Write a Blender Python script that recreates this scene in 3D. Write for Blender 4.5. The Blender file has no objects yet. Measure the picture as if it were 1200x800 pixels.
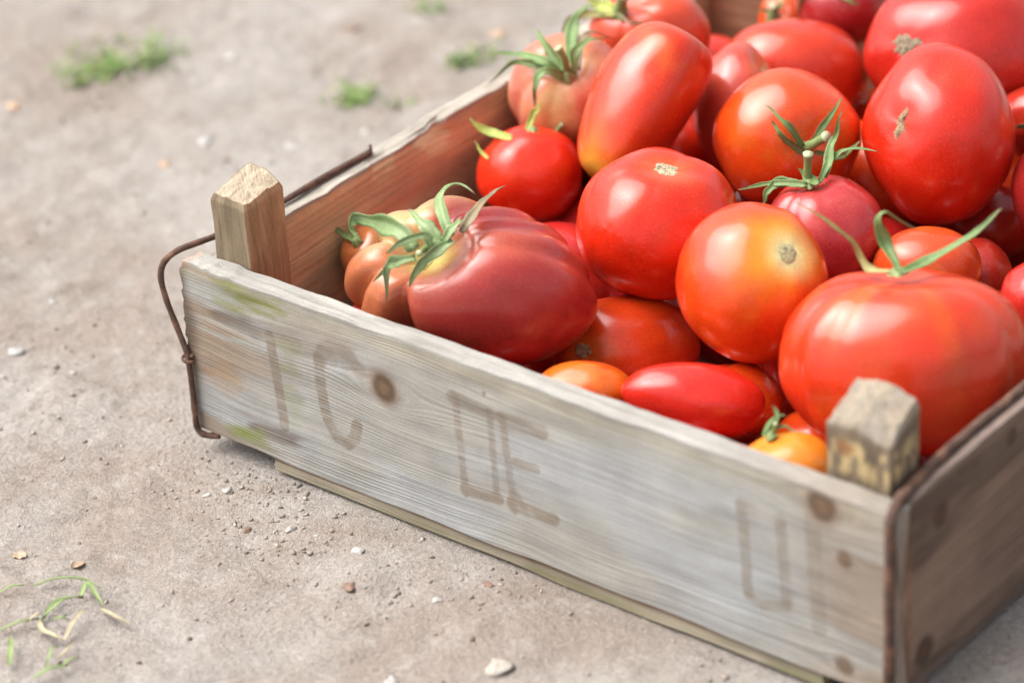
import bpy, math, random
import numpy as np
from mathutils import Vector, Matrix

# ------------------------------------------------------------------ scene, camera, light
scene = bpy.context.scene
CAM_LOC=(0.90682,-0.8686,0.75271); CAM_R=(0.785788,0.616796,-0.045826); CAM_U=(-0.274314,0.41396,0.86798); CAM_F=(-0.554337,0.669477,-0.49448)
LENS=113.208
cam_data = bpy.data.cameras.new('camera')
cam = bpy.data.objects.new('camera', cam_data)
scene.collection.objects.link(cam)
scene.camera = cam
cr, cu, cf = Vector(CAM_R), Vector(CAM_U), Vector(CAM_F)
cam.matrix_world = Matrix(((cr.x, cu.x, -cf.x, CAM_LOC[0]), (cr.y, cu.y, -cf.y, CAM_LOC[1]), (cr.z, cu.z, -cf.z, CAM_LOC[2]), (0, 0, 0, 1)))
cam_data.sensor_width = 36.0
cam_data.lens = LENS
cam_data.clip_start, cam_data.clip_end = 0.05, 500.0
cam_data.dof.use_dof = True
cam_data.dof.focus_distance = 1.40
cam_data.dof.aperture_fstop = 5.4

SUN_AZ, SUN_EL = math.radians(208.0), math.radians(57.0)     # direction towards the sun, from +X counter-clockwise
world = bpy.data.worlds.new('World')
scene.world = world
world.use_nodes = True
wn, wl = world.node_tree.nodes, world.node_tree.links
wn.clear()
sky = wn.new('ShaderNodeTexSky'); sky.sky_type = 'NISHITA'; sky.sun_disc = False
sky.sun_elevation = SUN_EL
sky.sun_rotation = math.pi / 2 - SUN_AZ
sky.air_density, sky.dust_density, sky.ozone_density = 1.0, 6.0, 1.0
hs = wn.new('ShaderNodeHueSaturation'); hs.inputs['Saturation'].default_value = 0.28      # thin cloud: the blue washed out
bg = wn.new('ShaderNodeBackground'); bg.inputs['Strength'].default_value = 0.092
wo = wn.new('ShaderNodeOutputWorld')
wl.new(sky.outputs[0], hs.inputs['Color']); wl.new(hs.outputs[0], bg.inputs['Color']); wl.new(bg.outputs[0], wo.inputs['Surface'])
sun_data = bpy.data.lights.new('sun', 'SUN')
sun_data.energy = 1.5
sun_data.angle = math.radians(62.0)
sun_data.color = (1.0, 0.965, 0.92)
sun = bpy.data.objects.new('sun', sun_data)
scene.collection.objects.link(sun)
sd = Vector((math.cos(SUN_AZ) * math.cos(SUN_EL), math.sin(SUN_AZ) * math.cos(SUN_EL), math.sin(SUN_EL)))
sun.rotation_euler = (-sd).to_track_quat('-Z', 'Y').to_euler()
sun.location = (0, 0, 3)
scene.view_settings.view_transform = 'Standard'
scene.view_settings.look = 'None'
scene.view_settings.exposure = 1.36
scene.view_settings.gamma = 1.0
scene.render.engine = 'CYCLES'

# ------------------------------------------------------------------ tables (metres, ground at z = 0)
CL,CD,CH,CT,CT2=0.3695,0.4000,0.0850,0.0118,0.0107
PILE={
 'T1':((0.1166,0.0597,0.0903),(0.0548,0.0371,0.0408)),
 'T2':((0.0502,0.1851,0.0701),(0.0249,0.0231,0.024)),
 'T3':((0.0421,0.2303,0.0923),(0.0306,0.029,0.0298)),
 'T4':((0.0997,0.2116,0.1073),(0.0316,0.0393,0.0352)),
 'T5':((0.1605,0.1375,0.0965),(0.0361,0.0337,0.0349)),
 'T6':((0.2255,0.1156,0.0963),(0.0325,0.0343,0.0334)),
 'T7':((0.1626,0.1093,0.0479),(0.0326,0.0234,0.0258)),
 'T8':((0.1891,0.0431,0.0659),(0.022,0.0139,0.0153)),
 'T9':((0.2344,0.0586,0.0696),(0.03,0.0162,0.0179)),
 'T10':((0.2335,0.0949,0.0512),(0.0177,0.0163,0.017)),
 'T11':((0.2945,0.0393,0.0662),(0.021,0.0162,0.0184)),
 'T12':((0.307,0.1064,0.0885),(0.0519,0.0386,0.0448)),
 'T13':((0.2085,0.1957,0.0813),(0.0273,0.0247,0.026)),
 'T14':((0.1606,0.2383,0.0973),(0.0343,0.0314,0.0328)),
 'T15':((0.2241,0.2664,0.1037),(0.0348,0.0416,0.038)),
 'T16':((0.1859,0.3467,0.1034),(0.0453,0.0356,0.0402)),
 'T17':((0.1089,0.3192,0.0844),(0.0366,0.0266,0.0293)),
 'T18':((0.1145,0.266,0.0876),(0.0219,0.0328,0.023)),
 'T19':((0.0397,0.2975,0.098),(0.03,0.0221,0.0243)),
 'T20':((0.108,0.3656,0.1045),(0.023,0.0221,0.0225)),
 'T21':((0.0658,0.3747,0.0807),(0.0123,0.0151,0.0137)),
 'T22':((0.2562,0.2054,0.0727),(0.024,0.0178,0.0207)),
 'T23':((0.261,0.238,0.0543),(0.0176,0.0176,0.0176)),
 'T24':((0.3206,0.1933,0.0812),(0.0178,0.0176,0.0177)),
 'T25':((0.2792,0.2771,0.0862),(0.0201,0.0239,0.0219)),
 'T26':((0.243,0.3323,0.0881),(0.0249,0.0189,0.0217)),
 'T27':((0.2385,0.288,0.0525),(0.0227,0.0188,0.0206)),
 'T28':((0.03,0.149,0.049),(0.0191,0.0149,0.0168)),
 'T29':((0.026,0.0967,0.0597),(0.0141,0.0143,0.0142)),
}
DEEP=[((0.3186,0.3258,0.0432),0.0300),((0.0996,0.1446,0.0432),0.0300),((0.1693,0.2946,0.0521),0.0300),((0.3079,0.2178,0.0423),0.0300),((0.0723,0.2608,0.0498),0.0300),((0.2427,0.1499,0.0417),0.0300),((0.2128,0.3522,0.0427),0.0300),((0.141,0.2078,0.0376),0.0300),((0.0484,0.3349,0.0515),0.0300),((0.2087,0.235,0.0375),0.0300),((0.1449,0.3576,0.0396),0.0300),((0.0659,0.0775,0.0395),0.0300),((0.159,0.0407,0.0347),0.0270),((0.3132,0.0675,0.0352),0.0270),((0.3267,0.1585,0.0345),0.0270),((0.1766,0.1637,0.0446),0.0270),((0.2579,0.0402,0.0373),0.0270),((0.2701,0.3564,0.0412),0.0270),((0.2908,0.2735,0.0347),0.0270),((0.0835,0.201,0.0354),0.0270),((0.0976,0.3052,0.0325),0.0240),((0.1309,0.2627,0.0321),0.0240),((0.1993,0.082,0.0316),0.0240),((0.0916,0.3625,0.0316),0.0240),((0.2545,0.2019,0.0317),0.0240),((0.105,0.0396,0.0327),0.0240),((0.2705,0.0989,0.0316),0.0240),((0.2059,0.0359,0.0319),0.0210),((0.0343,0.218,0.0306),0.0210),((0.1152,0.0854,0.0351),0.0210),((0.0386,0.0343,0.0315),0.0210),((0.2871,0.1713,0.0569),0.0210),((0.0333,0.1156,0.0294),0.0210),((0.0333,0.2808,0.0315),0.0180),((0.2502,0.3165,0.0288),0.0180),((0.3353,0.2661,0.0357),0.0180),((0.3355,0.109,0.0343),0.0180),((0.2135,0.1892,0.0255),0.0180),((0.0553,0.1514,0.0256),0.0180),((0.2105,0.3069,0.0277),0.0180),((0.2059,0.1233,0.0261),0.0180),((0.3024,0.1198,0.0241),0.0150),((0.2335,0.107,0.0225),0.0150),((0.0277,0.2523,0.0457),0.0150),((0.1405,0.3152,0.0254),0.0150),((0.2878,0.1499,0.0238),0.0150),((0.1755,0.3277,0.0263),0.0125),((0.0373,0.2532,0.0201),0.0125),((0.1837,0.1937,0.02),0.0125),((0.1388,0.1633,0.035),0.0125),((0.1237,0.1176,0.0204),0.0125),((0.0296,0.3739,0.043),0.0125),((0.0526,0.3075,0.0201),0.0125),((0.2063,0.1577,0.0201),0.0125),((0.302,0.337,0.1),0.0300),((0.328,0.243,0.095),0.0235)]
STENCIL=[
 ('I',1.00,0.0028,[(0.0519,0.0637),(0.056,0.0194)]),
 ('I',0.42,0.0028,[(0.0451,0.0646),(0.0678,0.0649)]),
 ('t',1.00,0.0031,[(0.0797,0.062),(0.0796,0.0462),(0.082,0.0312),(0.0867,0.0241),(0.0924,0.0226),(0.0971,0.0268),(0.0993,0.0344)]),
 ('t',0.48,0.0028,[(0.066,0.0618),(0.0879,0.0621)]),
 ('t',0.66,0.0037,[(0.0799,0.0595),(0.083,0.0664),(0.0897,0.0706),(0.0972,0.0693),(0.1028,0.0618)]),
 ('D',0.78,0.0020,[(0.1554,0.0683),(0.1581,0.0207)]),
 ('D',0.72,0.0037,[(0.1544,0.0663),(0.1738,0.0653)]),
 ('D',0.72,0.0017,[(0.1734,0.066),(0.1753,0.0247)]),
 ('D',0.96,0.0028,[(0.1578,0.0227),(0.1762,0.0246)]),
 ('E',0.72,0.0020,[(0.1801,0.0662),(0.1842,0.0216)]),
 ('E',0.84,0.0037,[(0.18,0.065),(0.2004,0.0653)]),
 ('E',0.72,0.0026,[(0.1865,0.0458),(0.1967,0.0465)]),
 ('E',1.00,0.0034,[(0.1834,0.0247),(0.2049,0.0249)]),
 ('E',0.84,0.0017,[(0.1847,0.0314),(0.191,0.0228)]),
 ('O',0.72,0.0026,[(0.2992,0.0654),(0.3019,0.0251)]),
 ('O',0.72,0.0026,[(0.2984,0.0659),(0.3179,0.0647)]),
 ('O',0.66,0.0026,[(0.3172,0.0664),(0.3202,0.0277)]),
 ('O',0.66,0.0023,[(0.3019,0.0243),(0.308,0.0218),(0.3202,0.0257)]),
 ('P',0.60,0.0037,[(0.3321,0.0722),(0.3353,0.0219)]),
 ('P',0.24,0.0040,[(0.3313,0.0424),(0.3509,0.0419)]),
 ('P',0.24,0.0034,[(0.3353,0.0596),(0.3508,0.0596)]),
]
CALYX={
 'T1':((0.1209,0.0324,0.122),(0.00143,[(0.1181,0.0311,0.1197),(0.1209,0.0228,0.1215)]),[(0.00760,4,[(0.1151,0.0262,0.1199),(0.1071,0.028,0.1257),(0.0905,0.0309,0.1245),(0.0799,0.0313,0.1225),(0.0792,0.0281,0.1208),(0.0798,0.0314,0.1167)]),(0.00703,4,[(0.1232,0.033,0.1229),(0.1162,0.0341,0.128),(0.1026,0.0388,0.1294)]),(0.00606,4,[(0.1261,0.0376,0.1245),(0.1205,0.0409,0.1299),(0.1125,0.0482,0.133),(0.11,0.056,0.1346),(0.1108,0.0635,0.1332),(0.1181,0.0647,0.1307)]),(0.00505,1,[(0.1288,0.0417,0.1255),(0.1281,0.0523,0.1307),(0.1257,0.0641,0.1322),(0.1257,0.0768,0.1313)]),(0.00501,4,[(0.1174,0.0244,0.1177),(0.112,0.0163,0.1177),(0.111,0.0127,0.1142),(0.1101,0.0119,0.1008)]),(0.00301,4,[(0.1144,0.0213,0.1178),(0.111,0.0157,0.1157),(0.1029,0.0127,0.1073)]),(0.00350,4,[(0.1221,0.0293,0.1218),(0.1193,0.0286,0.1269),(0.1115,0.0226,0.1245),(0.1046,0.0202,0.1182)]),(0.00401,4,[(0.1255,0.0337,0.1236),(0.127,0.0403,0.1296),(0.1279,0.0455,0.13)]),(0.00499,4,[(0.1276,0.0368,0.1237),(0.1256,0.0255,0.1212),(0.1227,0.0184,0.1163),(0.1202,0.0162,0.108)])]),
 'T29':((0.0259,0.0878,0.071),None,[(0.00253,0,[(0.0266,0.0876,0.0708),(0.0138,0.0905,0.0711),(0.008,0.0878,0.0777)]),(0.00253,0,[(0.026,0.0889,0.0718),(0.0183,0.0934,0.0738),(0.0174,0.0961,0.0789),(0.0204,0.0994,0.0797)])]),
 'T2':((0.0528,0.1866,0.0936),(0.00121,[(0.0545,0.2017,0.0869),(0.0575,0.2027,0.0909)]),[(0.00389,2,[(0.0483,0.1761,0.0923),(0.0344,0.178,0.0904),(0.0271,0.1759,0.0934),(0.0241,0.1747,0.0958)]),(0.00173,2,[(0.0412,0.1664,0.0838),(0.0327,0.1701,0.0852),(0.028,0.1729,0.0873)]),(0.00389,2,[(0.0507,0.1848,0.0938),(0.0474,0.1952,0.0975),(0.0493,0.1976,0.1015)])]),
 'T3':((0.0541,0.2118,0.1129),(0.00200,[(0.0526,0.2137,0.1127),(0.0561,0.2084,0.1218),(0.0543,0.2059,0.1284)]),[(0.00434,0,[(0.0522,0.2096,0.1133),(0.0444,0.2064,0.1188),(0.0268,0.2092,0.1169),(0.0138,0.2009,0.1165)]),(0.00348,0,[(0.0496,0.2084,0.1131),(0.038,0.2047,0.117),(0.0265,0.2054,0.1134),(0.0164,0.1985,0.1038)]),(0.00518,0,[(0.0538,0.2095,0.1124),(0.0494,0.2017,0.1166),(0.0468,0.1968,0.11),(0.0463,0.1967,0.0992)]),(0.00565,0,[(0.0506,0.2112,0.1141),(0.0407,0.2153,0.1224),(0.029,0.2214,0.1251)]),(0.00611,0,[(0.054,0.2148,0.1152),(0.0395,0.2369,0.1235),(0.0438,0.2398,0.1323),(0.0486,0.2417,0.134)]),(0.00434,0,[(0.0573,0.213,0.1133),(0.0557,0.2176,0.1225),(0.0562,0.227,0.1242),(0.0576,0.2405,0.1216)]),(0.00218,1,[(0.0587,0.2158,0.1143),(0.0522,0.2269,0.1237),(0.0518,0.2368,0.1238),(0.0563,0.248,0.1167)])]),
 'T11':((0.287,0.0381,0.0817),(0.00102,[(0.2875,0.0386,0.0812),(0.2892,0.0386,0.0874)]),[(0.00257,0,[(0.2832,0.0401,0.0798),(0.2866,0.0436,0.0871),(0.2828,0.0439,0.0913)]),(0.00221,0,[(0.2822,0.0392,0.0795),(0.2882,0.0431,0.0828),(0.2945,0.0458,0.082)]),(0.00221,0,[(0.2825,0.0399,0.0801),(0.2855,0.0435,0.086),(0.2892,0.0459,0.0877)])]),
 'T12':((0.3012,0.1088,0.1281),None,[(0.00298,3,[(0.2997,0.106,0.1285),(0.2895,0.1074,0.1256),(0.2844,0.1083,0.1284),(0.2802,0.1064,0.1375),(0.2717,0.1018,0.1452),(0.2591,0.0947,0.1544)]),(0.00522,0,[(0.3029,0.1073,0.1289),(0.2913,0.116,0.1337),(0.2884,0.1145,0.1444),(0.2909,0.1177,0.1473),(0.2995,0.128,0.1385)]),(0.00483,0,[(0.3041,0.108,0.1289),(0.3069,0.123,0.1277),(0.3185,0.1312,0.1364),(0.3238,0.1361,0.142),(0.329,0.1421,0.1501)])]),
 'T14':((0.1849,0.2175,0.1064),(0.00249,[(0.1834,0.2184,0.1052),(0.1971,0.2156,0.1164)]),[(0.00371,0,[(0.1842,0.2159,0.1077),(0.1799,0.2107,0.1193),(0.1686,0.2092,0.1267)]),(0.00413,0,[(0.1849,0.2155,0.1047),(0.18,0.2085,0.114),(0.1736,0.2065,0.1215)]),(0.00290,0,[(0.1867,0.2197,0.1094),(0.1905,0.2277,0.119),(0.1892,0.2403,0.1229)]),(0.00332,0,[(0.1882,0.2195,0.1047),(0.197,0.2291,0.1014),(0.1971,0.2424,0.1036)])]),
 'T13':((0.2041,0.1907,0.106),(0.00226,[(0.2018,0.1928,0.1049),(0.2032,0.1914,0.1197)]),[(0.00366,0,[(0.2046,0.1885,0.1062),(0.1985,0.187,0.1056),(0.1872,0.1835,0.1035),(0.1788,0.1738,0.1023)]),(0.00407,0,[(0.2042,0.1878,0.106),(0.1916,0.1872,0.1044),(0.1893,0.1797,0.1015),(0.1871,0.1776,0.0963)]),(0.00406,0,[(0.2095,0.1892,0.1073),(0.2019,0.192,0.1077),(0.1978,0.1914,0.1111)]),(0.00325,0,[(0.2085,0.1921,0.107),(0.2064,0.2056,0.1117),(0.2142,0.21,0.1178),(0.2243,0.2137,0.1177)]),(0.00366,0,[(0.2075,0.1978,0.1064),(0.2045,0.2085,0.1171),(0.2065,0.2135,0.1315)])]),
 'T19':((0.0348,0.2784,0.1152),(0.00332,[(0.0346,0.28,0.1145),(0.0408,0.2757,0.1261)]),[(0.00675,2,[(0.0347,0.2772,0.1152),(0.023,0.2797,0.1146),(0.0158,0.2775,0.1169)]),(0.00406,3,[(0.0344,0.2761,0.1142),(0.0149,0.2769,0.1092),(0.0108,0.2697,0.1073),(0.0083,0.2656,0.1009)]),(0.00179,1,[(0.0342,0.2779,0.1157),(0.0434,0.2744,0.1138),(0.0493,0.276,0.1128),(0.0537,0.2793,0.1148),(0.0507,0.28,0.1183)])]),
 'T20':((0.1082,0.3488,0.1201),(0.00208,[(0.1072,0.3503,0.1193),(0.1108,0.3463,0.1261)]),[(0.00271,0,[(0.1063,0.3471,0.1194),(0.0995,0.3439,0.1136),(0.0943,0.3456,0.1017)]),(0.00269,0,[(0.1135,0.3475,0.1191),(0.1231,0.3479,0.1158),(0.127,0.3517,0.1122)])]),
 'T21':((0.0682,0.3639,0.0886),(0.00172,[(0.0672,0.3654,0.0878),(0.0696,0.3619,0.0944)]),[(0.00278,0,[(0.0678,0.363,0.0889),(0.0636,0.3631,0.0906),(0.0582,0.3633,0.0878)]),(0.00278,0,[(0.0685,0.3626,0.0882),(0.0671,0.3601,0.087),(0.0672,0.3592,0.0836)]),(0.00231,0,[(0.0694,0.3644,0.0906),(0.0707,0.3664,0.0943),(0.0703,0.3708,0.0968)])]),
 'T26':((0.2476,0.3116,0.0954),None,[(0.00339,0,[(0.2481,0.3108,0.0959),(0.2444,0.3079,0.0961),(0.2404,0.3064,0.0943)])]),
}
STONES=[((0.0377,-0.0218),0.0027,0.0024,'w'),((0.0324,-0.0288),0.0019,0.0019,'g'),((0.1189,-0.0269),0.0032,0.0021,'g'),((0.1353,-0.0516),0.0031,0.0021,'b'),((0.1411,-0.0485),0.0012,0.0016,'w'),((0.1712,-0.0379),0.0019,0.0021,'w'),((0.1809,-0.016),0.0025,0.0021,'b'),((0.0834,-0.0308),0.0022,0.0021,'w'),((0.0671,-0.0402),0.0022,0.0021,'b'),((-0.0019,-0.1104),0.0030,0.0037,'l'),((0.0272,-0.1034),0.0028,0.0032,'l'),((0.1901,-0.0907),0.0045,0.0032,'w'),((0.222,-0.061),0.0057,0.0040,'p'),((0.096,-0.0272),0.0016,0.0013,'g'),((-0.2711,0.3181),0.0048,0.0021,'w'),((-0.2089,0.23),0.0055,0.0027,'g'),((-0.2098,0.199),0.0035,0.0021,'o'),((-0.1654,0.2519),0.0040,0.0024,'g'),((-0.3327,0.2073),0.0057,0.0024,'o'),((-0.1852,0.221),0.0020,0.0021,'b'),((-0.2364,0.3815),0.0059,0.0019,'b'),((-0.1327,0.0159),0.0040,0.0027,'g'),((-0.1524,0.0583),0.0028,0.0016,'g'),((-0.1453,0.2894),0.0035,0.0024,'w'),((-0.1608,0.4238),0.0048,0.0024,'o')]
TUFTS=[((-0.326,0.2779),0.0444,230),((-0.1805,0.3149),0.0187,60),((-0.1528,0.3852),0.0191,46),((-0.2121,0.4251),0.0099,14),((-0.1158,0.3783),0.0122,14),((-0.1502,0.324),0.0056,6),((-0.3214,0.2459),0.0076,10)]
CRUMBS=[((0.0401,-0.0048),1.30),((0.0297,-0.0075),0.90),((0.0617,-0.009),0.90),((0.1383,-0.0496),0.80),((0.0671,-0.0402),0.60),((-0.1344,0.0147),1.20),((-0.2029,0.0813),1.00),((0.179,-0.0204),0.80),((-0.3184,0.2229),1.20),((-0.2029,0.2302),1.20),((0.0898,-0.0434),0.80),((0.3133,-0.0033),0.90),((0.3827,0.0443),1.00)]
BLADES=[[(0.0166,-0.1394),(0.0194,-0.1352),(0.0224,-0.1301)],[(0.0254,-0.128),(0.0308,-0.1182),(0.0407,-0.1129),(0.0489,-0.112)],[(0.0451,-0.1434),(0.0403,-0.1302),(0.0465,-0.1213)],[(0.0465,-0.1213),(0.0444,-0.1151),(0.0525,-0.1187),(0.0609,-0.1222)],[(0.0435,-0.1408),(0.0446,-0.131),(0.045,-0.1254)],[(0.0402,-0.1475),(0.0424,-0.1423),(0.0421,-0.1395)],[(0.0345,-0.1567),(0.0392,-0.149),(0.0429,-0.1427)],[(0.0429,-0.1427),(0.0511,-0.1483),(0.0582,-0.1494),(0.0633,-0.1481)],[(0.0628,-0.1477),(0.0598,-0.1372),(0.0561,-0.1269)],[(0.0588,-0.1744),(0.0507,-0.1655),(0.0437,-0.1593)],[(0.0487,-0.141),(0.0536,-0.1399),(0.0567,-0.137)],[(0.0713,-0.1659),(0.068,-0.1587),(0.0666,-0.1539)],[(0.0729,-0.1747),(0.0762,-0.1682),(0.0777,-0.16)],[(0.0708,-0.159),(0.0713,-0.1536),(0.0684,-0.1468)],[(0.0588,-0.1221),(0.0691,-0.1241),(0.0781,-0.1232)],[(0.0769,-0.1641),(0.077,-0.1584),(0.078,-0.154)]]
GZ = 0.0075          # underside of the crate boards above the ground
rng = np.random.default_rng(11)
random.seed(4)
A = np.array
col = scene.collection

# ------------------------------------------------------------------ helpers
def hash3(ix, iy, iz):
    h = (ix.astype(np.int64) * 374761393 + iy.astype(np.int64) * 668265263 + iz.astype(np.int64) * 2147483647) & 0xffffffff
    h = ((h ^ (h >> 13)) * 1274126177) & 0xffffffff
    h = (h ^ (h >> 16)) & 0xffffffff
    return h.astype(np.float64) / 4294967295.0

def vnoise(x, y, z=0.0):
    x, y, z = np.broadcast_arrays(np.asarray(x, float), np.asarray(y, float), np.asarray(z, float))
    ix, iy, iz = np.floor(x), np.floor(y), np.floor(z)
    fx, fy, fz = x - ix, y - iy, z - iz
    fx, fy, fz = [t * t * t * (t * (t * 6 - 15) + 10) for t in (fx, fy, fz)]
    ix, iy, iz = ix.astype(np.int64), iy.astype(np.int64), iz.astype(np.int64)
    r = 0
    for dx in (0, 1):
        for dy in (0, 1):
            for dz in (0, 1):
                w = (fx if dx else 1 - fx) * (fy if dy else 1 - fy) * (fz if dz else 1 - fz)
                r = r + w * hash3(ix + dx, iy + dy, iz + dz)
    return r * 2 - 1

def fbm(x, y, z=0.0, octv=3):
    r, a = 0, 1.0
    for k in range(octv):
        r = r + a * vnoise(np.asarray(x) * 2 ** k + 17.3 * k, np.asarray(y) * 2 ** k - 9.1 * k, np.asarray(z) * 2 ** k + 3.7 * k)
        a *= 0.5
    return r

def sm(e0, e1, x):
    t = np.clip((x - e0) / (e1 - e0), 0, 1)
    return t * t * (3 - 2 * t)

def mixc(c, d, f):
    return c * (1 - f[:, None]) + A(d)[None, :] * f[:, None]

def mesh_obj(name, verts, faces, mat, parent=None, colours=None, vec=None, smooth=True, origin=(0, 0, 0)):
    me = bpy.data.meshes.new(name)
    v = np.asarray(verts, float) - A(origin, float)
    if isinstance(faces, np.ndarray):
        n, k = faces.shape
        me.vertices.add(len(v)); me.vertices.foreach_set('co', v.ravel())
        me.loops.add(n * k); me.loops.foreach_set('vertex_index', faces.ravel().astype(np.int32))
        me.polygons.add(n); me.polygons.foreach_set('loop_start', np.arange(0, n * k, k, dtype=np.int32))
        me.update(calc_edges=True)
    else:
        me.from_pydata([tuple(p) for p in v], [], [tuple(int(i) for i in f) for f in faces])
    me.validate()
    if colours is not None:
        a = me.attributes.new('col', 'FLOAT_COLOR', 'POINT')
        c = np.ones((len(v), 4)); c[:, :3] = np.clip(colours, 0, 1)
        a.data.foreach_set('color', c.ravel())
    if vec is not None:
        a = me.attributes.new('gco', 'FLOAT_VECTOR', 'POINT')
        a.data.foreach_set('vector', np.asarray(vec, float).ravel())
    if smooth:
        me.polygons.foreach_set('use_smooth', np.ones(len(me.polygons), bool))
    me.materials.append(mat)
    o = bpy.data.objects.new(name, me)
    col.objects.link(o)
    o.location = origin
    if parent is not None:
        o.parent = parent
        o.location = A(origin, float) - A(parent_loc(parent))
    return o

def parent_loc(p):
    l = A(p.location)
    while p.parent is not None:
        p = p.parent; l = l + A(p.location)
    return l

def tag(o, label=None, cat=None, group=None, kind=None):
    if label: o['label'] = label
    if cat: o['category'] = cat
    if group: o['group'] = group
    if kind: o['kind'] = kind
    return o

def grid_faces(nu, nv, wrap_u=False):
    u = np.arange(nu if wrap_u else nu - 1); v = np.arange(nv - 1)
    U, V = np.meshgrid(u, v, indexing='ij')
    U2 = (U + 1) % nu
    return np.stack([U * nv + V, U2 * nv + V, U2 * nv + V + 1, U * nv + V + 1], -1).reshape(-1, 4)

def spline(pts, n):
    P = A(pts, float)
    if len(P) == 2:
        t = np.linspace(0, 1, n)[:, None]; return P[0] * (1 - t) + P[1] * t
    Q = np.vstack([2 * P[0] - P[1], P, 2 * P[-1] - P[-2]])
    out = []
    for s in np.linspace(0, len(P) - 1 - 1e-9, n):
        i = int(s); t = s - i
        p0, p1, p2, p3 = Q[i:i + 4]
        out.append(0.5 * (2 * p1 + (p2 - p0) * t + (2 * p0 - 5 * p1 + 4 * p2 - p3) * t * t + (3 * p1 - p0 - 3 * p2 + p3) * t ** 3))
    return A(out)

def tube(path, rad, sides=10):
    P = np.asarray(path, float); n = len(P)
    rad = np.broadcast_to(np.asarray(rad, float), (n,))
    T = np.gradient(P, axis=0); T /= np.linalg.norm(T, axis=1)[:, None] + 1e-12
    ref = A((0.3, 0.2, 0.93)); S = np.cross(T, ref); S /= np.linalg.norm(S, axis=1)[:, None] + 1e-12
    for i in range(1, n):                                  # parallel transport
        s = S[i - 1] - T[i] * (S[i - 1] @ T[i]); S[i] = s / (np.linalg.norm(s) + 1e-12)
    B = np.cross(T, S)
    a = np.linspace(0, 2 * np.pi, sides, endpoint=False)
    V = P[:, None] + rad[:, None, None] * (np.cos(a)[None, :, None] * S[:, None] + np.sin(a)[None, :, None] * B[:, None])
    V = V.reshape(-1, 3)
    F = []
    for i in range(n - 1):
        for j in range(sides):
            F.append((i * sides + j, i * sides + (j + 1) % sides, (i + 1) * sides + (j + 1) % sides, (i + 1) * sides + j))
    F.append(tuple(range(sides))[::-1]); F.append(tuple((n - 1) * sides + j for j in range(sides)))
    return V, F

# ------------------------------------------------------------------ materials
def new_mat(name):
    m = bpy.data.materials.new(name); m.use_nodes = True
    n = m.node_tree.nodes; l = m.node_tree.links
    return m, n, l, n['Principled BSDF']

def nd(n, t, **kw):
    x = n.new(t)
    for k, v in kw.items():
        if k in x.inputs.keys() if hasattr(x.inputs, 'keys') else False: x.inputs[k].default_value = v
        else: setattr(x, k, v)
    return x

def noise(n, l, vec, scale, detail=3, rough=0.55, dist=0.0):
    x = n.new('ShaderNodeTexNoise'); x.inputs['Scale'].default_value = scale; x.inputs['Detail'].default_value = detail
    x.inputs['Roughness'].default_value = rough; x.inputs['Distortion'].default_value = dist
    if vec is not None: l.new(vec, x.inputs['Vector'])
    return x.outputs['Fac']

def vmul(n, l, vec, s):
    x = n.new('ShaderNodeVectorMath'); x.operation = 'MULTIPLY'; l.new(vec, x.inputs[0]); x.inputs[1].default_value = s
    return x.outputs[0]

def rng_map(n, l, v, a, b, c, d):
    x = n.new('ShaderNodeMapRange'); l.new(v, x.inputs[0])
    for i, k in enumerate((a, b, c, d)): x.inputs[i + 1].default_value = k
    return x.outputs[0]

def math_(n, l, op, a, b):
    x = n.new('ShaderNodeMath'); x.operation = op
    for i, k in enumerate((a, b)):
        if isinstance(k, (int, float)): x.inputs[i].default_value = k
        else: l.new(k, x.inputs[i])
    return x.outputs[0]

def mul_col(n, l, c, f):
    x = n.new('ShaderNodeVectorMath'); x.operation = 'SCALE'; l.new(c, x.inputs[0]); l.new(f, x.inputs['Scale'])
    return x.outputs[0]

def mixcol(n, l, f, c, d):
    x = n.new('ShaderNodeMix'); x.data_type = 'RGBA'
    if isinstance(f, float): x.inputs[0].default_value = f
    else: l.new(f, x.inputs[0])
    for i, k in ((6, c), (7, d)):
        if isinstance(k, tuple): x.inputs[i].default_value = (*k, 1)
        else: l.new(k, x.inputs[i])
    return x.outputs[2]

def bump(n, l, h, strength, dist, normal=None):
    x = n.new('ShaderNodeBump'); x.inputs['Strength'].default_value = strength; x.inputs['Distance'].default_value = dist
    l.new(h, x.inputs['Height'])
    if normal is not None: l.new(normal, x.inputs['Normal'])
    return x.outputs[0]

def attr(n, name):
    x = n.new('ShaderNodeAttribute'); x.attribute_name = name; return x

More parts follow.
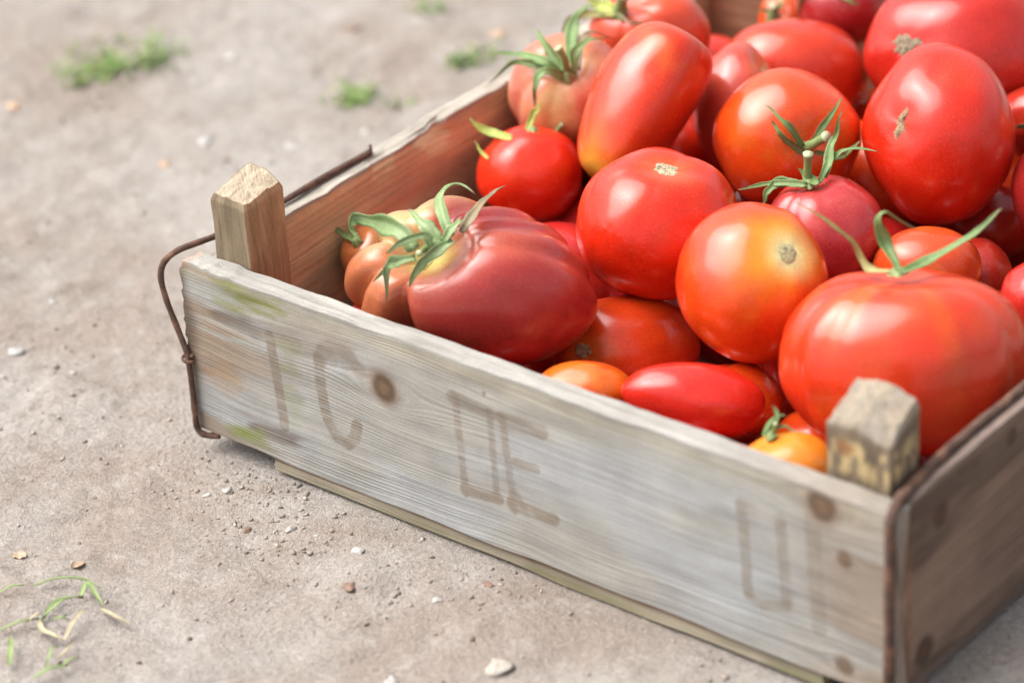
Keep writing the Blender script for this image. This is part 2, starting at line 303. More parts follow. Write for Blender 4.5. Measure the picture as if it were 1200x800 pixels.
def wood_material():
    m, n, l, b = new_mat('weathered_wood')
    c = attr(n, 'col').outputs['Color']; g = attr(n, 'gco').outputs['Vector']
    fine = noise(n, l, vmul(n, l, g, (7, 620, 620)), 1.0, 5, 0.65)
    broad = noise(n, l, vmul(n, l, g, (3, 90, 90)), 1.0, 3, 0.55)
    sep = n.new('ShaderNodeSeparateXYZ'); l.new(g, sep.inputs[0])
    ph = math_(n, l, 'ADD', math_(n, l, 'MULTIPLY', sep.outputs[1], 2 * math.pi / 0.0017), math_(n, l, 'MULTIPLY', broad, 14.0))
    ridge = math_(n, l, 'MULTIPLY', math_(n, l, 'SINE', ph, 0.0), rng_map(n, l, noise(n, l, vmul(n, l, g, (14, 60, 60)), 1.0, 2, 0.5), 0.42, 0.66, 0.0, 1.0))
    crack = rng_map(n, l, noise(n, l, vmul(n, l, g, (7, 300, 300)), 1.0, 5, 0.7), 0.60, 0.74, 0.0, 1.0)
    blot = noise(n, l, vmul(n, l, g, (40, 60, 60)), 1.0, 4, 0.6)
    speck = noise(n, l, vmul(n, l, g, (900, 1400, 1400)), 1.0, 2, 0.6)
    f = math_(n, l, 'ADD', rng_map(n, l, fine, 0.28, 0.72, 0.72, 1.18), math_(n, l, 'MULTIPLY', ridge, 0.025))
    f = math_(n, l, 'MULTIPLY', f, rng_map(n, l, blot, 0.3, 0.7, 0.86, 1.10))
    f = math_(n, l, 'MULTIPLY', f, rng_map(n, l, speck, 0.3, 0.7, 0.90, 1.08))
    f = math_(n, l, 'MULTIPLY', f, rng_map(n, l, crack, 0.0, 1.0, 1.0, 0.62))
    l.new(mul_col(n, l, c, f), b.inputs['Base Color'])
    b.inputs['Roughness'].default_value = 0.82
    b.inputs['Specular IOR Level'].default_value = 0.25
    h = math_(n, l, 'ADD', math_(n, l, 'MULTIPLY', fine, 0.7), math_(n, l, 'MULTIPLY', ridge, 0.14))
    h = math_(n, l, 'SUBTRACT', h, math_(n, l, 'MULTIPLY', crack, 0.6))
    h = math_(n, l, 'ADD', h, math_(n, l, 'MULTIPLY', speck, 0.25))
    l.new(bump(n, l, h, 0.75, 0.0007), b.inputs['Normal'])
    return m

def tomato_material():
    m, n, l, b = new_mat('tomato_skin')
    tc = n.new('ShaderNodeTexCoord').outputs['Object']
    c = attr(n, 'col').outputs['Color']
    sp = noise(n, l, tc, 1100, 3, 0.6)
    md = noise(n, l, tc, 60, 4, 0.6)
    f = math_(n, l, 'MULTIPLY', rng_map(n, l, sp, 0.3, 0.7, 0.86, 1.14), rng_map(n, l, md, 0.3, 0.7, 0.9, 1.08))
    c2 = mul_col(n, l, c, f)
    vo = n.new('ShaderNodeTexVoronoi'); vo.inputs['Scale'].default_value = 700; l.new(tc, vo.inputs['Vector'])
    dots = rng_map(n, l, vo.outputs['Distance'], 0.10, 0.24, 0.22, 0.0)
    c2 = mixcol(n, l, dots, c2, (0.72, 0.30, 0.12))
    l.new(c2, b.inputs['Base Color'])
    l.new(rng_map(n, l, noise(n, l, tc, 28, 5, 0.65), 0.35, 0.65, 0.13, 0.30), b.inputs['Coat Roughness'])
    l.new(rng_map(n, l, md, 0.3, 0.7, 0.28, 0.40), b.inputs['Roughness'])
    b.inputs['IOR'].default_value = 1.45; b.inputs['Specular IOR Level'].default_value = 0.15
    b.inputs['Coat Weight'].default_value = 0.9; b.inputs['Coat Roughness'].default_value = 0.19; b.inputs['Coat IOR'].default_value = 1.52
    b.inputs['Subsurface Weight'].default_value = 0.18
    b.inputs['Subsurface Radius'].default_value = (1.0, 0.25, 0.1)
    b.inputs['Subsurface Scale'].default_value = 0.004
    h = math_(n, l, 'ADD', math_(n, l, 'MULTIPLY', sp, 0.12), noise(n, l, tc, 45, 2, 0.5))
    l.new(bump(n, l, h, 0.14, 0.004), b.inputs['Normal'])
    return m

def matte(name, rough=0.7, bscale=900, bstr=0.3, bdist=0.0004, var=0.15, spec=0.3):
    m, n, l, b = new_mat(name)
    tc = n.new('ShaderNodeTexCoord').outputs['Object']
    c = attr(n, 'col').outputs['Color']
    a = noise(n, l, tc, bscale, 3, 0.6); d = noise(n, l, tc, bscale * 0.15, 3, 0.6)
    f = math_(n, l, 'MULTIPLY', rng_map(n, l, a, 0.3, 0.7, 1 - var, 1 + var), rng_map(n, l, d, 0.3, 0.7, 1 - var, 1 + var))
    l.new(mul_col(n, l, c, f), b.inputs['Base Color'])
    b.inputs['Roughness'].default_value = rough
    b.inputs['Specular IOR Level'].default_value = spec
    l.new(bump(n, l, a, bstr, bdist), b.inputs['Normal'])
    return m

def soil_material():
    m, n, l, b = new_mat('dry_soil')
    tc = n.new('ShaderNodeTexCoord').outputs['Object']
    big = noise(n, l, tc, 7, 5, 0.6); mid = noise(n, l, tc, 55, 5, 0.65); fin = noise(n, l, tc, 420, 4, 0.7); gr = noise(n, l, tc, 1500, 2, 0.6)
    c = mixcol(n, l, rng_map(n, l, big, 0.44, 0.62, 0.0, 1.0), (0.38, 0.345, 0.315), (0.32, 0.268, 0.23))
    c = mixcol(n, l, rng_map(n, l, mid, 0.54, 0.74, 0.0, 0.55), c, (0.25, 0.205, 0.17))
    c = mixcol(n, l, rng_map(n, l, mid, 0.46, 0.28, 0.0, 0.6), c, (0.455, 0.415, 0.378))
    vo = n.new('ShaderNodeTexVoronoi'); vo.inputs['Scale'].default_value = 330; l.new(tc, vo.inputs['Vector'])
    sg = rng_map(n, l, vo.outputs['Color'], 0.88, 0.92, 0.0, 0.3)
    c = mixcol(n, l, sg, c, (0.44, 0.41, 0.375))
    f = math_(n, l, 'MULTIPLY', rng_map(n, l, fin, 0.3, 0.7, 0.76, 1.17), rng_map(n, l, gr, 0.3, 0.7, 0.78, 1.18))
    l.new(mul_col(n, l, c, f), b.inputs['Base Color'])
    b.inputs['Roughness'].default_value = 0.95
    b.inputs['Specular IOR Level'].default_value = 0.15
    h = math_(n, l, 'ADD', math_(n, l, 'MULTIPLY', fin, 1.0), math_(n, l, 'MULTIPLY', gr, 0.5))
    nb = bump(n, l, h, 0.95, 0.0018)
    l.new(bump(n, l, mid, 0.4, 0.005, nb), b.inputs['Normal'])
    return m

WOOD = wood_material(); SKIN = tomato_material(); SOIL = soil_material()
LEAFM = matte('green_leaf', 0.55, 900, 0.35, 0.0005, 0.14, 0.4)
RUST = matte('rusty_iron', 0.8, 1100, 0.9, 0.0008, 0.35, 0.3)
STONE = matte('stone', 0.85, 700, 0.6, 0.0008, 0.16, 0.3)
CORK = matte('stem_scar_cork', 0.9, 1400, 0.9, 0.0008, 0.25, 0.2)

# ------------------------------------------------------------------ the ground
def axis_coords(lo, hi, step, far):
    c = list(np.arange(lo, hi + step * 0.5, step)); d = step
    a = [c[-1]]
    while a[-1] < far: d *= 1.28; a.append(a[-1] + d)
    d = step; b = [c[0]]
    while b[-1] > -far: d *= 1.28; b.append(b[-1] - d)
    return A(b[::-1][:-1] + c + a[1:])

def ground_height(x, y):
    h = 0.0030 * fbm(x * 9, y * 9, 1.0, 3) + 0.0013 * fbm(x * 45, y * 45, 5.0, 3)
    clod = np.maximum(fbm(x * 120, y * 120, 9.0, 3), 0.0)
    patch = sm(-0.2, 0.7, fbm(x * 14, y * 14, 2.0, 2))
    h = h + 0.0013 * clod * (0.12 + patch) + 0.0005 * fbm(x * 330, y * 330, 2.0, 2)
    d = np.maximum(np.maximum(-x, x - CL), np.maximum(-y, y - CD))      # distance outside the crate
    k = sm(0.0, 0.05, d)
    fade = 1 - sm(2.0, 6.0, np.hypot(x, y))
    return (h * (0.25 + 0.75 * k) - 0.0012 * (1 - k) - 0.0006) * fade

def build_ground():
    xs = axis_coords(-0.62, 0.62, 0.0022, 90.0); ys = axis_coords(-0.32, 0.72, 0.0022, 90.0)
    X, Y = np.meshgrid(xs, ys, indexing='ij')
    V = np.stack([X, Y, ground_height(X, Y)], -1).reshape(-1, 3)
    o = mesh_obj('ground', V, grid_faces(len(xs), len(ys)), SOIL)
    tag(o, kind='structure')
build_ground()

# ------------------------------------------------------------------ the crate
crate = bpy.data.objects.new('wooden_crate', None)
col.objects.link(crate)
crate.location = (CL / 2, CD / 2, 0)
tag(crate, 'weathered wooden crate with stencilled front board and wired corners, full of tomatoes', 'crate')

def plank(name, size, to_world, colour_fn, knots=(), step=0.0012, zstep=0.0012, wear=None, seed=0.0, parent=crate, bev=0.0009):
    """a sawn board: local x along the grain, y through the thickness (0 = outside), z up"""
    lx, ly, lz = size
    nz = max(4, int(lz / zstep)); ny = max(5, int(ly / 0.0016)); nx = max(6, int(lx / step))
    def edge(n, l):
        t = np.linspace(0, l, n); return np.concatenate([[bev * 0.3], t[(t > bev) & (t < l - bev)], [l - bev * 0.3]])
    zf, yf = edge(nz, lz), edge(ny, ly)
    per = [(0, z) for z in zf] + [(y, lz) for y in yf] + [(ly, z) for z in zf[::-1]] + [(y, 0) for y in yf[::-1]]
    per = A(per); K = len(per)
    xs = np.linspace(0, lx, nx)
    xs[0] += bev * 0.0
    X = np.repeat(xs[:, None], K, 1); Y = np.repeat(per[None, :, 0], nx, 0); Z = np.repeat(per[None, :, 1], nx, 0)
    X, Y, Z = X.ravel(), Y.ravel(), Z.ravel()
    # grain runs along x and flows round the knots
    gz = Z.copy(); kn = np.zeros(len(X))
    for kx, kz, r in knots:
        dx, dz = (X - kx), (Z - kz)
        rho2 = (dx / 2.6) ** 2 + dz ** 2
        gz = gz - dz * (r * 1.05) ** 2 / (rho2 + 0.5 * r * r) * np.exp(-rho2 / (5 * r) ** 2)
        rr = np.sqrt(dx ** 2 + dz ** 2)
        gz = np.where(rr < r * 0.9, kz + 0.15 * dz, gz)
    gz = gz + 0.0016 * vnoise(X * 22, Z * 20, seed) + 0.002 * vnoise(X * 5, Z * 6, seed + 4)
    C = colour_fn(X, Y, Z)
    P = np.stack([X, Y, Z], 1)
    # worn, uneven edges
    n1 = fbm(X * 70, Y * 60, Z * 60 + seed, 3)
    ez = sm(0.006, 0.0, np.abs(Z - lz)); P[:, 2] += ez * (0.0003 * n1 + 0.0002 * vnoise(X * 18, Y * 30, seed))
    eb = sm(0.006, 0.0, Z); P[:, 2] += eb * 0.0008 * vnoise(X * 30, Y * 40, seed + 9)
    inn = np.where(Y < ly / 2, 1.0, -1.0)
    P[:, 1] += inn * (0.00030 * vnoise(X * 30, Z * 160, seed + 3) + 0.0004 * (1 + vnoise(X * 90, Z * 40, seed + 7)) * ez)
    P[:, 0] += np.where(X < lx / 2, 1, -1) * sm(0.003, 0, np.minimum(X, lx - X)) * 0.0007 * (1 + vnoise(Z * 500, Y * 500, seed + 2))
    if wear is not None: wear(P, X, Y, Z)
    F = grid_faces(nx, K)
    wrap = np.stack([np.arange(nx - 1) * K + K - 1, (np.arange(nx - 1) + 1) * K + K - 1, (np.arange(nx - 1) + 1) * K, np.arange(nx - 1) * K], 1)
    quads = np.vstack([F, wrap])
    # end grain: a ring and a centre vertex
    cidx = len(P)
    P2 = np.vstack([P, P[:K].mean(0), P[-K:].mean(0)])
    C2 = np.vstack([C, C[:K].mean(0) * 0.85, C[-K:].mean(0) * 0.85])
    G = np.stack([X, gz, Y], 1)
    G2 = np.vstack([G, G[:K].mean(0), G[-K:].mean(0)])
    faces = [tuple(q) for q in quads.tolist()]
    for j in range(K):
        faces.append((cidx, j, (j + 1) % K)); b0 = (nx - 1) * K
        faces.append((cidx + 1, b0 + (j + 1) % K, b0 + j))
    W = to_world(P2)
    o = mesh_obj(name, W, faces, WOOD, parent, C2, G2 + A((seed, seed * 0.37, 0)))
    o.data.set_sharp_from_angle(angle=math.radians(38))
    return o

def seg_dist(x, z, pts):
    d = np.full(len(x), 1e9)
    for (x0, z0), (x1, z1) in zip(pts[:-1], pts[1:]):
        vx, vz = x1 - x0, z1 - z0
        t = np.clip(((x - x0) * vx + (z - z0) * vz) / (vx * vx + vz * vz), 0, 1)
        d = np.minimum(d, np.hypot(x - x0 - t * vx, z - z0 - t * vz))
    return d

def blob(x, z, cx, cz, rx, rz, sc=60, s=0.0):
    d = np.hypot((x - cx) / rx, (z - cz) / rz) + 0.75 * fbm(x * sc * 0.7, z * sc * 2.6, s, 4)
    return sm(1.3, 0.35, d)

def front_colour(X, Y, Z):
    n = fbm(X * 14, Z * 40, 3.0, 3)
    C = np.tile(A((0.375, 0.36, 0.325)), (len(X), 1))
    C = mixc(C, (0.395, 0.405, 0.41), sm(-0.4, 0.6, n) * 0.8)
    C = mixc(C, (0.41, 0.385, 0.315), sm(0.062, 0.083, Z + 0.004 * n) * 0.55)                 # greenish drip below the rim
    C = mixc(C, (0.30, 0.225, 0.16), sm(0.09, 0.01, X + 0.02 * n) * sm(-0.5, 0.4, fbm(X * 16, Z * 140, 7, 4)) * 0.85)
    C = mixc(C, (0.30, 0.225, 0.165), sm(0.315, 0.352, X + 0.012 * n) * sm(-0.5, 0.4, fbm(X * 16, Z * 60, 2, 3)) * 0.75)
    C = mixc(C, (0.33, 0.26, 0.19), blob(X, Z, 0.085, 0.066, 0.03, 0.010, 50, 2) * 0.45)
    C = mixc(C, (0.12, 0.07, 0.045), blob(X, Z, 0.045, 0.012, 0.016, 0.006, 60, 5) * 0.6)
    C = mixc(C, (0.13, 0.09, 0.06), blob(X, Z, 0.030, 0.064, 0.012, 0.004, 60, 6) * 0.55)
    C = mixc(C, (0.36, 0.22, 0.11), blob(X, Z, 0.022, 0.032, 0.009, 0.010, 60, 6) * 0.4)
    C = mixc(C, (0.10, 0.065, 0.045), sm(0.009, 0.0, X + 0.003 * n) * 0.75)
    C = mixc(C, (0.30, 0.24, 0.15), sm(0.006, 0.0, np.abs(Z - 0.081)) * 0.35 * (Y < 0.001))
    for nm, op, w, pts in STENCIL:                                                          # faded stencil paint
        d = seg_dist(X, Z, pts)
        m = sm(w * 1.12, w * 0.85, d) * op * np.clip(0.88 + 0.55 * fbm(X * 90, Z * 420, 4, 4), 0.3, 1)
        C = mixc(C, (0.255, 0.212, 0.168), m * 0.92 * (Y < 0.001))
    for kx, kz, r, dark in FRONT_KNOTS:
        d = np.hypot((X - kx) * 0.95, Z - kz) / r
        an = np.arctan2(Z - kz, X - kx)
        d = d * (1 + 0.08 * np.sin(2 * an + 1))
        C = mixc(C, (0.29, 0.22, 0.165), sm(1.35, 0.8, d) * 0.7 * dark)
        C = mixc(C, (0.13, 0.085, 0.055), sm(0.98, 0.55, d) * dark)
        C = mixc(C, (0.23, 0.14, 0.085), sm(0.5, 0.15, d) * 0.6 * dark)
    moss = np.maximum(blob(X, Z, 0.043, 0.0785, 0.021, 0.0085, 55, 1), blob(X, Z, 0.040, 0.0065, 0.013, 0.008, 60, 8))
    moss = np.maximum(moss, 0.35 * blob(X, Z, 0.062, 0.045, 0.006, 0.022, 70, 4))
    C = mixc(C, (0.215, 0.235, 0.075), moss * np.clip(0.8 + 0.6 * fbm(X * 40, Z * 420, 3, 3), 0.25, 1) * 0.95 * (Y < 0.001))
    top = sm(0.0828, 0.0842, Z)
    tc = np.tile(A((0.365, 0.35, 0.32)), (len(X), 1))
    tc = mixc(tc, (0.28, 0.262, 0.235), sm(0.0, 0.7, fbm(X * 40, Y * 300, 6, 3)) * 0.7)
    tc = mixc(tc, (0.30, 0.255, 0.21), sm(0.27, 0.35, X) * 0.75)
    tc = mixc(tc, (0.46, 0.26, 0.16), blob(X, Y, 0.002, 0.003, 0.006, 0.008, 60, 3) * 0.8)
    C = C * (1 - top[:, None]) + tc * top[:, None]
    inner = (Y > CT - 0.0006)
    C = np.where(inner[:, None] & (Z < 0.083)[:, None], A((0.30, 0.16, 0.10)), C)
    return C

FRONT_KNOTS = [(0.1162, 0.0583, 0.0082, 1.0), (0.3364, 0.0785, 0.0085, 0.95), (0.3469, 0.0581, 0.0042, 0.8), (0.3472, 0.0084, 0.0052, 0.7), (0.171, 0.0735, 0.0012, 0.5)]

def front_wear(P, X, Y, Z):
    top = sm(0.078, 0.085, Z)
    P[:, 2] += top * 0.0009 * sm(0.030, 0.024, X + 0.004 * vnoise(Y * 400, 0, 0)) * (1 + 0.6 * vnoise(X * 300, Y * 300, 1))
    P[:, 2] -= top * 0.0022 * sm(0.004, 0.0, X)
    P[:, 2] -= 0.0003 * top * sm(0.0, 0.8, vnoise(X * 55, 3, 2))

plank('front_board', (CL, CT, CH), lambda P: P + A((0, 0, GZ)), front_colour, [k[:3] for k in FRONT_KNOTS], 0.0007, 0.0007, front_wear, 1.0)

def brown_inside(outside_y, ly, out_c, in_c, top_c, sd, spots=()):
    def fn(X, Y, Z):
        n = fbm(X * 12, Z * 50, sd, 3)
        C = np.tile(A(out_c), (len(X), 1)) * (1 + 0.18 * n)[:, None]
        C = mixc(C, A(out_c) * 1.7, sm(0.2, 0.9, fbm(X * 9, Z * 30, sd + 5, 3)) * 0.5)
        C = mixc(C, A(out_c) * 0.5, sm(0.1, 0.7, fbm(X * 14, Z * 90, sd + 2, 3)) * 0.7)
        for kx, kz, kr in spots:
            d = np.hypot(X - kx, Z - kz) / kr
            C = mixc(C, A(out_c) * 0.42, sm(1.25, 0.6, d)); C = mixc(C, A(out_c) * A((0.75, 0.5, 0.42)), sm(0.6, 0.2, d) * 0.7)
        I = np.tile(A(in_c), (len(X), 1)) * (1 + 0.25 * n)[:, None]
        I = mixc(I, A(in_c) * A((1.35, 1.25, 1.2)), sm(0.1, 0.8, fbm(X * 10, Z * 70, sd + 8, 2)) * 0.6)
        inner = (Y > ly - 0.0006)
        C = np.where(inner[:, None], I, C)
        top = sm(CH - 0.0022, CH - 0.0008, Z)
        tcol = np.tile(A(top_c), (len(X), 1)); tcol = mixc(tcol, A(top_c) * 0.6, sm(0.1, 0.8, fbm(X * 60, Y * 200, sd, 3)) * 0.6)
        return C * (1 - top[:, None]) + tcol * top[:, None]
    return fn

def left_wear(P, X, Y, Z):
    top = sm(0.062, 0.084, Z)
    inner = sm(CT * 0.35, CT, Y)
    bite = lambda c, w, d: d * sm(w, w * 0.4, np.abs(X - c) + 0.004 * vnoise(X * 160, Z * 300, 3))
    P[:, 2] -= sm(0.076, 0.084, Z) * sm(0.03, 0.016, X) * 0.0055 * (1 + 0.5 * vnoise(X * 300, Y * 400, 2))
    P[:, 1] -= sm(0.070, 0.085, Z) * inner * (bite(0.113, 0.008, 0.0014) + bite(0.152, 0.014, 0.0030) + 0.0004 * (1 + vnoise(X * 110, 4, 1)))
    P[:, 2] -= sm(0.079, 0.085, Z) * inner * (bite(0.113, 0.008, 0.0011) + bite(0.152, 0.014, 0.0016) + 0.0005 * sm(0.1, 0.9, vnoise(X * 70, 8, 1)))
    P[:, 2] += sm(0.080, 0.085, Z) * 0.0022 * sm(0.150, 0.155, X) * sm(0.0, 0.0016, P[:, 1])

SL = CD - 2 * CT - 0.0006
plank('left_board', (SL, CT, CH), lambda P: np.stack([P[:, 1], P[:, 0] + CT + 0.0003, P[:, 2] + GZ], 1),
      brown_inside(0, CT, (0.33, 0.29, 0.25), (0.60, 0.46, 0.265), (0.42, 0.38, 0.32), 3.0), [(0.30, 0.05, 0.006)], 0.0012, 0.0012, left_wear, 2.0)
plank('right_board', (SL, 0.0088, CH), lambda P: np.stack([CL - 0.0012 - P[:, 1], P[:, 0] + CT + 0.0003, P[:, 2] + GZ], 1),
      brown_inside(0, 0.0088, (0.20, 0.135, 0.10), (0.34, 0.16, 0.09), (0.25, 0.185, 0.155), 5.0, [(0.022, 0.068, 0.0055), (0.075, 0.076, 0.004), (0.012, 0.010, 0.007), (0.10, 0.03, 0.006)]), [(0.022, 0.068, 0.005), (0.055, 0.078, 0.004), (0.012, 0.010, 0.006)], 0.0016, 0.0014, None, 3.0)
plank('back_board', (CL, CT, CH + 0.004), lambda P: np.stack([P[:, 0], CD - P[:, 1], P[:, 2] + GZ], 1),
      brown_inside(0, CT, (0.33, 0.29, 0.25), (0.34, 0.18, 0.105), (0.42, 0.34, 0.27), 6.0), [(0.2, 0.04, 0.006)], 0.0025, 0.002, None, 4.0)

# bottom slats, the front one shows below the front board
def slat_colour(X, Y, Z):
    C = np.tile(A((0.38, 0.33, 0.245)), (len(X), 1)) * (1 + 0.25 * fbm(X * 20, Z * 200, 2, 3))[:, None]
    C = np.where((Z > GZ - 0.001)[:, None], A((0.16, 0.085, 0.055)), C)
    return mixc(C, (0.17, 0.17, 0.06), sm(0.2, 0.8, fbm(X * 25, Z * 100, 8, 2)) * 0.5)
sx0, sx1 = 0.0456, 0.337
plank('bottom_slat', (sx1 - sx0, 0.0645, GZ - 0.0003), lambda P: P + A((sx0, 0.0012, 0)), slat_colour, (), 0.0015, 0.0015, None, 5.0)
for i in range(1, 5):
    plank('bottom_slat', (sx1 - sx0, 0.0735, GZ - 0.0003), (lambda q: (lambda P: P + A((sx0, q, 0))))(-0.009 + i * 0.0765), slat_colour, (), 0.008, 0.003, None, 5.0 + i)
plank('side_batten', (CD - 0.03, 0.018, GZ - 0.0003), lambda P: np.stack([CL - 0.0022 - P[:, 1], P[:, 0] + 0.014, P[:, 2]], 1),
      lambda X, Y, Z: np.tile(A((0.20, 0.145, 0.115)), (len(X), 1)), (), 0.003, 0.0015, None, 12.0)
plank('side_batten', (CD - 0.03, 0.018, GZ - 0.0003), lambda P: np.stack([0.0182 - P[:, 1] + 0.003, P[:, 0] + 0.030, P[:, 2]], 1),
      lambda X, Y, Z: np.tile(A((0.24, 0.19, 0.15)), (len(X), 1)), (), 0.003, 0.0015, None, 13.0)

# corner posts: grain upright, so the plank's long axis points up
def post(x0, y0, wx, wy, top_fn, colour_fn, seed):
    """square post rising from the crate floor"""
    hz = CH + 0.030 - 0.0008
    def to_world(P):
        W = np.stack([x0 + P[:, 1], y0 + P[:, 2], GZ + 0.0005 + P[:, 0]], 1)
        u, v = np.clip(P[:, 1] / wx, 0, 1), np.clip(P[:, 2] / wy, 0, 1)
        k = sm(hz * 0.90, hz, P[:, 0])
        k = np.clip((P[:, 0] - hz * 0.86) / (hz * 0.14), 0, 1)
        W[:, 2] += k * (top_fn(u, v) + 0.0006 * fbm(W[:, 0] * 400, W[:, 1] * 400, seed, 2))
        inset = np.clip((P[:, 0] - (hz - 0.0025)) / 0.0025, 0, 1) * 0.0012
        W[:, 0] += inset * (0.5 - u) * 2; W[:, 1] += inset * (0.5 - v) * 2
        return W
    # a plank with a gridded top cap
    nx = 90
    return plank_post('corner_post', (hz, wx, wy), to_world, colour_fn, seed)

def plank_post(name, size, to_world, colour_fn, seed):
    hz, wx, wy = size
    n = 20
    per = [(0, t) for t in np.linspace(0.02, 0.98, n)] + [(t, 1) for t in np.linspace(0.02, 0.98, n)] + [(1, t) for t in np.linspace(0.98, 0.02, n)] + [(t, 0) for t in np.linspace(0.98, 0.02, n)]
    per = A(per); K = len(per)
    hs_ = np.concatenate([np.linspace(0, hz * 0.7, 20, endpoint=False), np.linspace(hz * 0.7, hz, 44)])
    rings = [(h, per) for h in hs_]
    for s in (0.93, 0.82, 0.66, 0.48, 0.30, 0.14):                       # top face, shrinking rings
        rings.append((hz, 0.5 + (per - 0.5) * s))
    L = []
    for h, p in rings: L.append(np.stack([np.full(K, h), p[:, 0] * wx, p[:, 1] * wy], 1))
    P = np.vstack(L); top_mask = np.repeat([0] * len(hs_) + [1] * 6, K)
    P = np.vstack([P, [[hz, wx / 2, wy / 2]]]); top_mask = np.append(top_mask, 1)
    F = []
    for i in range(len(rings) - 1):
        for j in range(K): F.append((i * K + j, i * K + (j + 1) % K, (i + 1) * K + (j + 1) % K, (i + 1) * K + j))
    b = (len(rings) - 1) * K
    for j in range(K): F.append((b + j, b + (j + 1) % K, len(P) - 1))
    C = colour_fn(P[:, 0], P[:, 1] / wx, P[:, 2] / wy, top_mask)
    X = P[:, 0]
    gy = P[:, 1] + 0.002 * vnoise(X * 25, P[:, 2] * 40, seed); gz = P[:, 2] + 0.002 * vnoise(X * 25, P[:, 1] * 40, seed + 3)
    P2 = P.copy()
    side = 1 - top_mask
    P2[:, 1] += side * 0.0003 * vnoise(X * 90, P[:, 2] * 300, seed); P2[:, 2] += side * 0.0003 * vnoise(X * 90, P[:, 1] * 300, seed + 1)
    o = mesh_obj(name, to_world(P2), F, WOOD, crate, C, np.stack([X, gz * 0.8 + gy * 0.6, gy], 1) + A((seed, 0, 0)))
    o.data.set_sharp_from_angle(angle=math.radians(38))
    return o

def post_left_colour(h, u, v, top):
    C = np.tile(A((0.26, 0.20, 0.13)), (len(h), 1)) * (1 + 0.2 * fbm(u * 6, h * 40, v * 3, 2))[:, None]
    C = np.where((u > 0.985)[:, None], A((0.42, 0.255, 0.14)) * (1 + 0.2 * fbm(v * 8, h * 30, 4, 2))[:, None], C)
    t = mixc(np.tile(A((0.45, 0.37, 0.27)), (len(h), 1)), (0.36, 0.28, 0.20), sm(0.0, 0.8, fbm(u * 16, v * 5, 3, 3)))
    return np.where((top > 0)[:, None], t, C)

def post_right_colour(h, u, v, top):
    C = np.tile(A((0.225, 0.17, 0.115)), (len(h), 1)) * (1 + 0.25 * fbm(u * 5, h * 60, v * 5, 3))[:, None]
    splint = sm(0.05, 0.35, fbm(u * 17 + v * 17, h * 110, 2.0, 3)) * sm(0.084, 0.091, h) * sm(0.106, 0.100, h)
    C = mixc(C, (0.62, 0.47, 0.24), splint * 0.85)
    C = mixc(C, (0.33, 0.15, 0.06), blob(u, h * 20, 0.3, 1.98, 0.12, 0.10, 6, 2) * 0.8)
    t = mixc(np.tile(A((0.335, 0.275, 0.205)), (len(h), 1)), (0.27, 0.235, 0.195), sm(-0.4, 0.8, fbm(u * 12, v * 4, 3, 3)))
    k = np.maximum(top, sm(0.1085, 0.111, h))
    return C * (1 - k[:, None]) + t * k[:, None]

post(CT + 0.0003, CT + 0.0003, 0.0205, 0.025, lambda u, v: 0.0015 + 0.0055 * v - 0.0030 * sm(0.55, 1.0, u) * v - 0.0008 * u, post_left_colour, 21.0)
post(CL - 0.0088 - 0.0020 - 0.0285, CT + 0.0003, 0.0285, 0.0215, lambda u, v: -0.0035 + 0.0085 * v - 0.0045 * sm(0.45, 1.0, u) * (1 - v) - 0.0022 * sm(0.5, 1, u) * v - 0.002 * sm(0.4, 0, u), post_right_colour, 27.0)

def rust_colour(V, s):
    C = np.tile(A((0.105, 0.062, 0.047)), (len(V), 1))
    return mixc(C, (0.20, 0.105, 0.070), sm(0.0, 0.7, fbm(V[:, 0] * 160, V[:, 1] * 160, V[:, 2] * 160 + s, 3)))

def wire(name, ctrl, n, r, seed=0.0, parent=crate):
    P = spline(ctrl, n)
    P = P + 0.0002 * np.stack([vnoise(P[:, 0] * 120, P[:, 1] * 120, P[:, 2] * 120 + k) for k in range(3)], 1)
    rr = r * (1 + 0.12 * vnoise(np.arange(n) * 0.35, seed, 0))
    V, F = tube(P, rr, 10)
    return mesh_obj(name, V, F, RUST, parent, rust_colour(V, seed), origin=tuple(P[0]))

ZT = GZ + CH
wire('corner_wire', [(0.0042, 0.126, ZT + 0.0016), (0.0038, 0.098, ZT + 0.0020), (0.0036, 0.070, ZT + 0.0018), (0.0030, 0.040, ZT + 0.002), (0.0005, 0.020, ZT + 0.0022),
     (-0.0050, 0.0040, ZT + 0.001), (-0.0078, -0.0030, ZT - 0.006), (-0.0066, -0.0030, ZT - 0.020), (-0.0022, -0.0016, ZT - 0.036), (0.0018, -0.0020, ZT - 0.046), (0.0024, -0.0020, ZT - 0.056),
     (0.0026, -0.0020, GZ + 0.012), (0.0030, -0.0019, GZ + 0.002), (0.0060, -0.0006, GZ - 0.0016), (0.012, 0.003, GZ - 0.0020)], 110, 0.00150, 1.0)
wire('wire_twist', [(0.0018 + 0.0024 * math.cos(a), -0.0020 + 0.0022 * math.sin(a), ZT - 0.046 - 0.00045 * a) for a in np.linspace(0, 8.5, 24)], 60, 0.0008, 2.0)
V, F = tube([(0.0040, 0.127, ZT - 0.004), (0.0036, 0.127, ZT + 0.002), (0.0030, 0.1275, ZT + 0.0045)], [0.0008, 0.0008, 0.0007], 8)
mesh_obj('nail', V, F, RUST, crate, rust_colour(V, 3), origin=(0.0040, 0.127, ZT))
